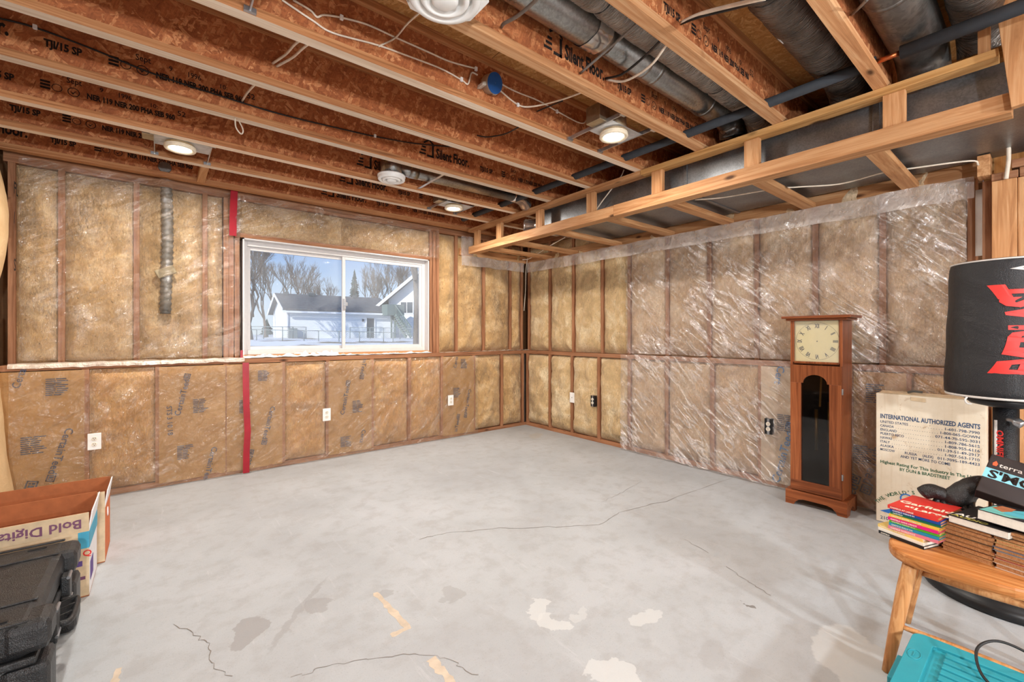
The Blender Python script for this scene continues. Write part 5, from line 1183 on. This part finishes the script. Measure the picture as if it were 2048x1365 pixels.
obj('downspout', MB().beam(hp(-.06, -.06, zb), hp(-.06, -.06, ze), .1, .1, (1, 0, 0)), L['trim'], G)
def on_front(px): # position along the garage front of a picture column
    r = ray(px, 670); r2 = Vector((r.x, r.y)); d = u; o = nl
    den = d.x*r2.y-d.y*r2.x; return (r2.x*o.y-r2.y*o.x)/den
a0, a1 = on_front(733), on_front(748)
dr = obj('door', MB().obox(Vector(hp((a0+a1)/2, -.03, zb+1.03)), u*((a1-a0)/2), vv*.04, (0, 0, 1.03)), L['door_grey'], G)
obj('door_frame', MB().obox(Vector(hp(a0-.05, -.04, zb+1.05)), u*.06, vv*.05, (0, 0, 1.10)).obox(Vector(hp(a1+.05, -.04, zb+1.05)), u*.06, vv*.05, (0, 0, 1.10)), L['trim'], dr)
obj('wall_lamp', MB().obox(Vector(hp(a0-.35, -.06, zb+1.85)), u*.08, vv*.06, (0, 0, .12)), L['door_grey'], G)
for px, s in ((587, .18), (642, .26), (735, .2)): obj('roof_vent', MB().obox(Vector(hp(on_front(px), Wd/2-.6, zr+.1)), u*s, vv*.2, (0, 0, .16)), L['door_grey'], G)
obj('utility_box', MB().obox(Vector(hp(.35, -.3, zb+.45)), u*.35, vv*.2, (0, 0, .55)), L['fencemetal'], G)
# taller neighbour house behind its right end
N = thing('neighbour_house', 'white gabled house with dark roof behind the garage, right window pane', 'building', P3(810, 49, .9))
a, b = P3(777, 47.5), P3(905, 47.5); uu = (b-a); uu.z = 0; W2 = uu.length; uu.normalize(); v2 = Vector((-uu.y, uu.x, 0))
def np_(s, t, z): p = a+uu*s+v2*t; return (p.x, p.y, z)
e0, r0 = 5.0, 7.9; m = MB(); m.v = [np_(0, 0, .8), np_(W2, 0, .8), np_(W2, 0, e0), np_(W2/2, 0, r0), np_(0, 0, e0)] + [np_(0, 9, .8), np_(W2, 9, .8), np_(W2, 9, e0), np_(W2/2, 9, r0), np_(0, 9, e0)]
m.f = [(0, 1, 2, 3, 4), (9, 8, 7, 6, 5), (0, 4, 9, 5), (1, 6, 7, 2)]; m.m = [0]*4; obj('walls', m, L['siding'], N)
sl = (r0-e0)/(W2/2)
for s0, s1 in ((-1.2, W2/2), (W2+1.2, W2/2)):
    z0 = e0-1.2*sl; m = MB(); A = [np_(s0, -1.0, z0), np_(s1, -1.0, r0), np_(s1, 9.6, r0), np_(s0, 9.6, z0)]; m.v = A+[(x, y, z+.2) for x, y, z in A]
    m.f = [(3, 2, 1, 0), (4, 5, 6, 7), (0, 1, 5, 4), (1, 2, 6, 5), (2, 3, 7, 6), (3, 0, 4, 7)]; m.m = [0]*6; obj('roof', m, L['shingle'], N)
    obj('rake_board', MB().beam(np_(s0, -1.05, z0+.05), np_(s1, -1.05, r0+.05), .08, .3), L['trim'], N)
wd = obj('window', MB().obox(Vector(np_(2.0, -.03, 4.2)), uu*.72, v2*.05, (0, 0, .66)), L['trim'], N)
for s in (1.66, 2.34): obj('pane', MB().obox(Vector(np_(s, -.09, 4.2)), uu*.30, v2*.01, (0, 0, .58)), L['pane_dark'], wd)
ST = thing('outdoor_stairs', 'grey wooden outdoor stairs beside the garage end', 'stairs', P3(800, 44, .9))
p0, p1 = P3(790, 44, 3.3), P3(822, 42.5, 1.0)
for off in (0, 1.0):
    o = Vector((0, off, 0)); obj('stringer', MB().beam(p0+o, p1+o, .08, .30), L['deck'], ST); obj('handrail', MB().beam(p0+o+Vector((0, 0, 1.0)), p1+o+Vector((0, 0, 1.0)), .09, .10), L['deck'], ST)
for k in range(11):
    q = p0.lerp(p1, (k+.5)/11); obj('tread', MB().obox(q+Vector((0, .5, .12)), (.14, 0, 0), (0, .5, 0), (0, 0, .03)), L['deck'], ST)
    obj('baluster', MB().box(q.x-.03, q.x+.03, q.y-.03, q.y+.03, q.z, q.z+1.0), L['deck'], ST)
obj('landing', MB().obox(P3(786, 44.6, 3.75), (.9, 0, 0), (0, .7, 0), (0, 0, .55)), L['deck'], ST)
for px in (783, 790): q = P3(px, 44.3, 0); obj('landing_post', MB().box(q.x-.07, q.x+.07, q.y-.07, q.y+.07, .85, 3.3), L['deck'], ST)
def fence(label, pts, h):
    T = thing('chain_link_fence', label, 'fence', P3(pts[0][0], pts[0][1], .6), group='chain link fences in the yard'); B = []
    for px, t in pts: q = P3(px, t, 0); z = gz(q.y); B.append((q, z)); obj('post', MB().tube([(q.x, q.y, z-.05), (q.x, q.y, z+h)], .035, 8), L['fencemetal'], T, smooth=True)
    wm = MB()
    for (q, z), (q2, z2) in zip(B, B[1:]):
        obj('top_rail', MB().tube([(q.x, q.y, z+h-.02), (q2.x, q2.y, z2+h-.02)], .025, 6), L['fencemetal'], T, smooth=True)
        ln = (q2-q).length; n = max(2, int(ln/.16)); A = Vector((q.x, q.y, z)); Bv = Vector((q2.x, q2.y, z2)); H = Vector((0, 0, h-.05)); sh = (Bv-A)*(h/ln)
        for i in range(-int(h/.16), n):
            for sgn in (0, 1):
                s0 = max(0, i/n); s1 = min(1, i/n+h/ln)
                f0, f1 = (s0-i/n)/(h/ln), (s1-i/n)/(h/ln)
                if sgn: f0, f1 = 1-f0, 1-f1
                wm.tube([A.lerp(Bv, s0)+H*f0, A.lerp(Bv, s1)+H*f1], .005, 3, cap=False)
    o = obj('wire_mesh', wm, L['fencemetal'], T); o['kind'] = 'stuff'
fence('chain link fence across the yard nearest the window', [(470, 33), (513, 33), (565, 33), (608, 33.5), (637, 34), (678, 34), (719, 34), (767, 34), (786, 34), (830, 33), (870, 32)], .82)
fence('chain link fence running up to the garage corner', [(499, 37), (527, 37), (565, 37.5), (586, 38.5), (612, 38.2)], 1.05)
fence('chain link fence in front of the outdoor stairs', [(700, 40), (740, 40), (767, 40), (800, 39.5), (838, 39)], 1.05)
def tree(label, px, t, H, seed, r0=.16, levels=5, spread=.55, mat='bark', trunk=.28, group='bare winter trees outside', lean=(0, 0)):
    rnd = random.Random(seed); q = P3(px, t, 0); z = gz(q.y); T = thing('bare_tree', label, 'tree', (q.x, q.y, z), group=group); segs = []
    tk = MB(); cr = MB()
    def grow(p, d, ln, r, lv):
        mid = p+d*ln*.5+Vector((rnd.gauss(0, .05), rnd.gauss(0, .05), 0))*ln; end = p+d*ln+Vector((rnd.gauss(0, .06), rnd.gauss(0, .06), rnd.uniform(0, .06)))*ln
        (tk if lv == levels else cr).tube([p, mid, end], [r, r*.82, r*.64], 7 if lv == levels else (4 if lv > 2 else 3), cap=False)
        if lv <= 0: return
        n = 3 if lv > 1 else 5
        for k in range(n):
            w_ = d.orthogonal().normalized(); w_.rotate(Matrix.Rotation(rnd.uniform(0, 6.28), 3, d).to_quaternion())
            nd = (d+w_*rnd.uniform(.35, 1.0)*spread+Vector((0, 0, .18))).normalized()
            st = p.lerp(end, rnd.uniform(.55, 1.0)) if k else end
            grow(st, nd, ln*rnd.uniform(.62, .86), r*.60, lv-1)
    grow(Vector((q.x, q.y, z-.1)), Vector((lean[0], lean[1], 1)).normalized(), H*trunk, r0, levels)
    obj('trunk', tk, L[mat], T, smooth=True); o = obj('branches', cr, L[mat], T); o['kind'] = 'stuff'
tree('wide bare tree at the left edge of the window', 503, 34, 9.5, 11, .16, 6, .62, 'bark_dark')
tree('slender bare tree left of the garage gable', 530, 46, 10.5, 3, .16, 6, .5)
tree('bare tree peeking out behind the garage gable', 556, 58, 11.0, 4, .18, 6, .5)
tree('bare tree over the left third of the garage roof', 588, 60, 11.5, 5, .18, 6, .5, 'bark_dark')
tree('bare bushy tree behind the garage roof, left of the mullion', 622, 58, 9.5, 6, .16, 6, .6)
tree('lower bare tree right behind the window mullion', 655, 60, 8.5, 8, .15, 6, .55, 'bark_dark')
tree('pale bare tree beside the spruce', 735, 62, 11, 9, .15, 6, .45)
tree('bare tree over the garage roof, right pane', 760, 58, 10, 10, .16, 6, .5)
tree('bare tree behind the neighbour roof', 788, 66, 12, 12, .18, 6, .5)
tree('bare tree at the right end of the window view', 815, 64, 12, 13, .18, 6, .5, 'bark_dark')
tree('thick pale tree trunk at the right edge of the window', 833, 24, 9, 21, .20, 5, .5, 'bark', .55)
def spruce(label, px, t, ztop, r, seed):
    rnd = random.Random(seed); q = P3(px, t, 0); z0 = gz(q.y); T = thing('spruce_tree', label, 'tree', (q.x, q.y, z0), group='evergreens outside')
    obj('trunk', MB().tube([(q.x, q.y, z0-.1), (q.x, q.y, ztop)], [.16, .02], 7), L['bark_dark'], T); m = MB(); n = int((ztop-z0)/.28)
    for k in range(n):
        f = k/n; zz = z0+.5+(ztop-z0-.5)*f; rr = r*(1-f)**.8*rnd.uniform(.85, 1.1)+.05; c = len(m.v)
        m.v.append((q.x, q.y, zz+.45)); s = 14
        for j in range(s): a_ = 2*math.pi*j/s+rnd.uniform(-.1, .1); r3 = rr*(1 if j % 2 else .62)*rnd.uniform(.85, 1.1); m.v.append((q.x+math.cos(a_)*r3, q.y+math.sin(a_)*r3, zz-rnd.uniform(0, .25)))
        for j in range(s): m.face(c, c+1+j, c+1+(j+1) % s)
    obj('needles', m, L['needle'], T)
spruce('tall dark blue-green spruce right of the mullion', 709, 62, 10.4, 1.6, 2)
spruce('small dark evergreen tip above the garage roof', 642, 60, 6.6, 1.0, 3)
spruce('small dark evergreen left of the garage gable', 534, 50, 2.9, .8, 4)
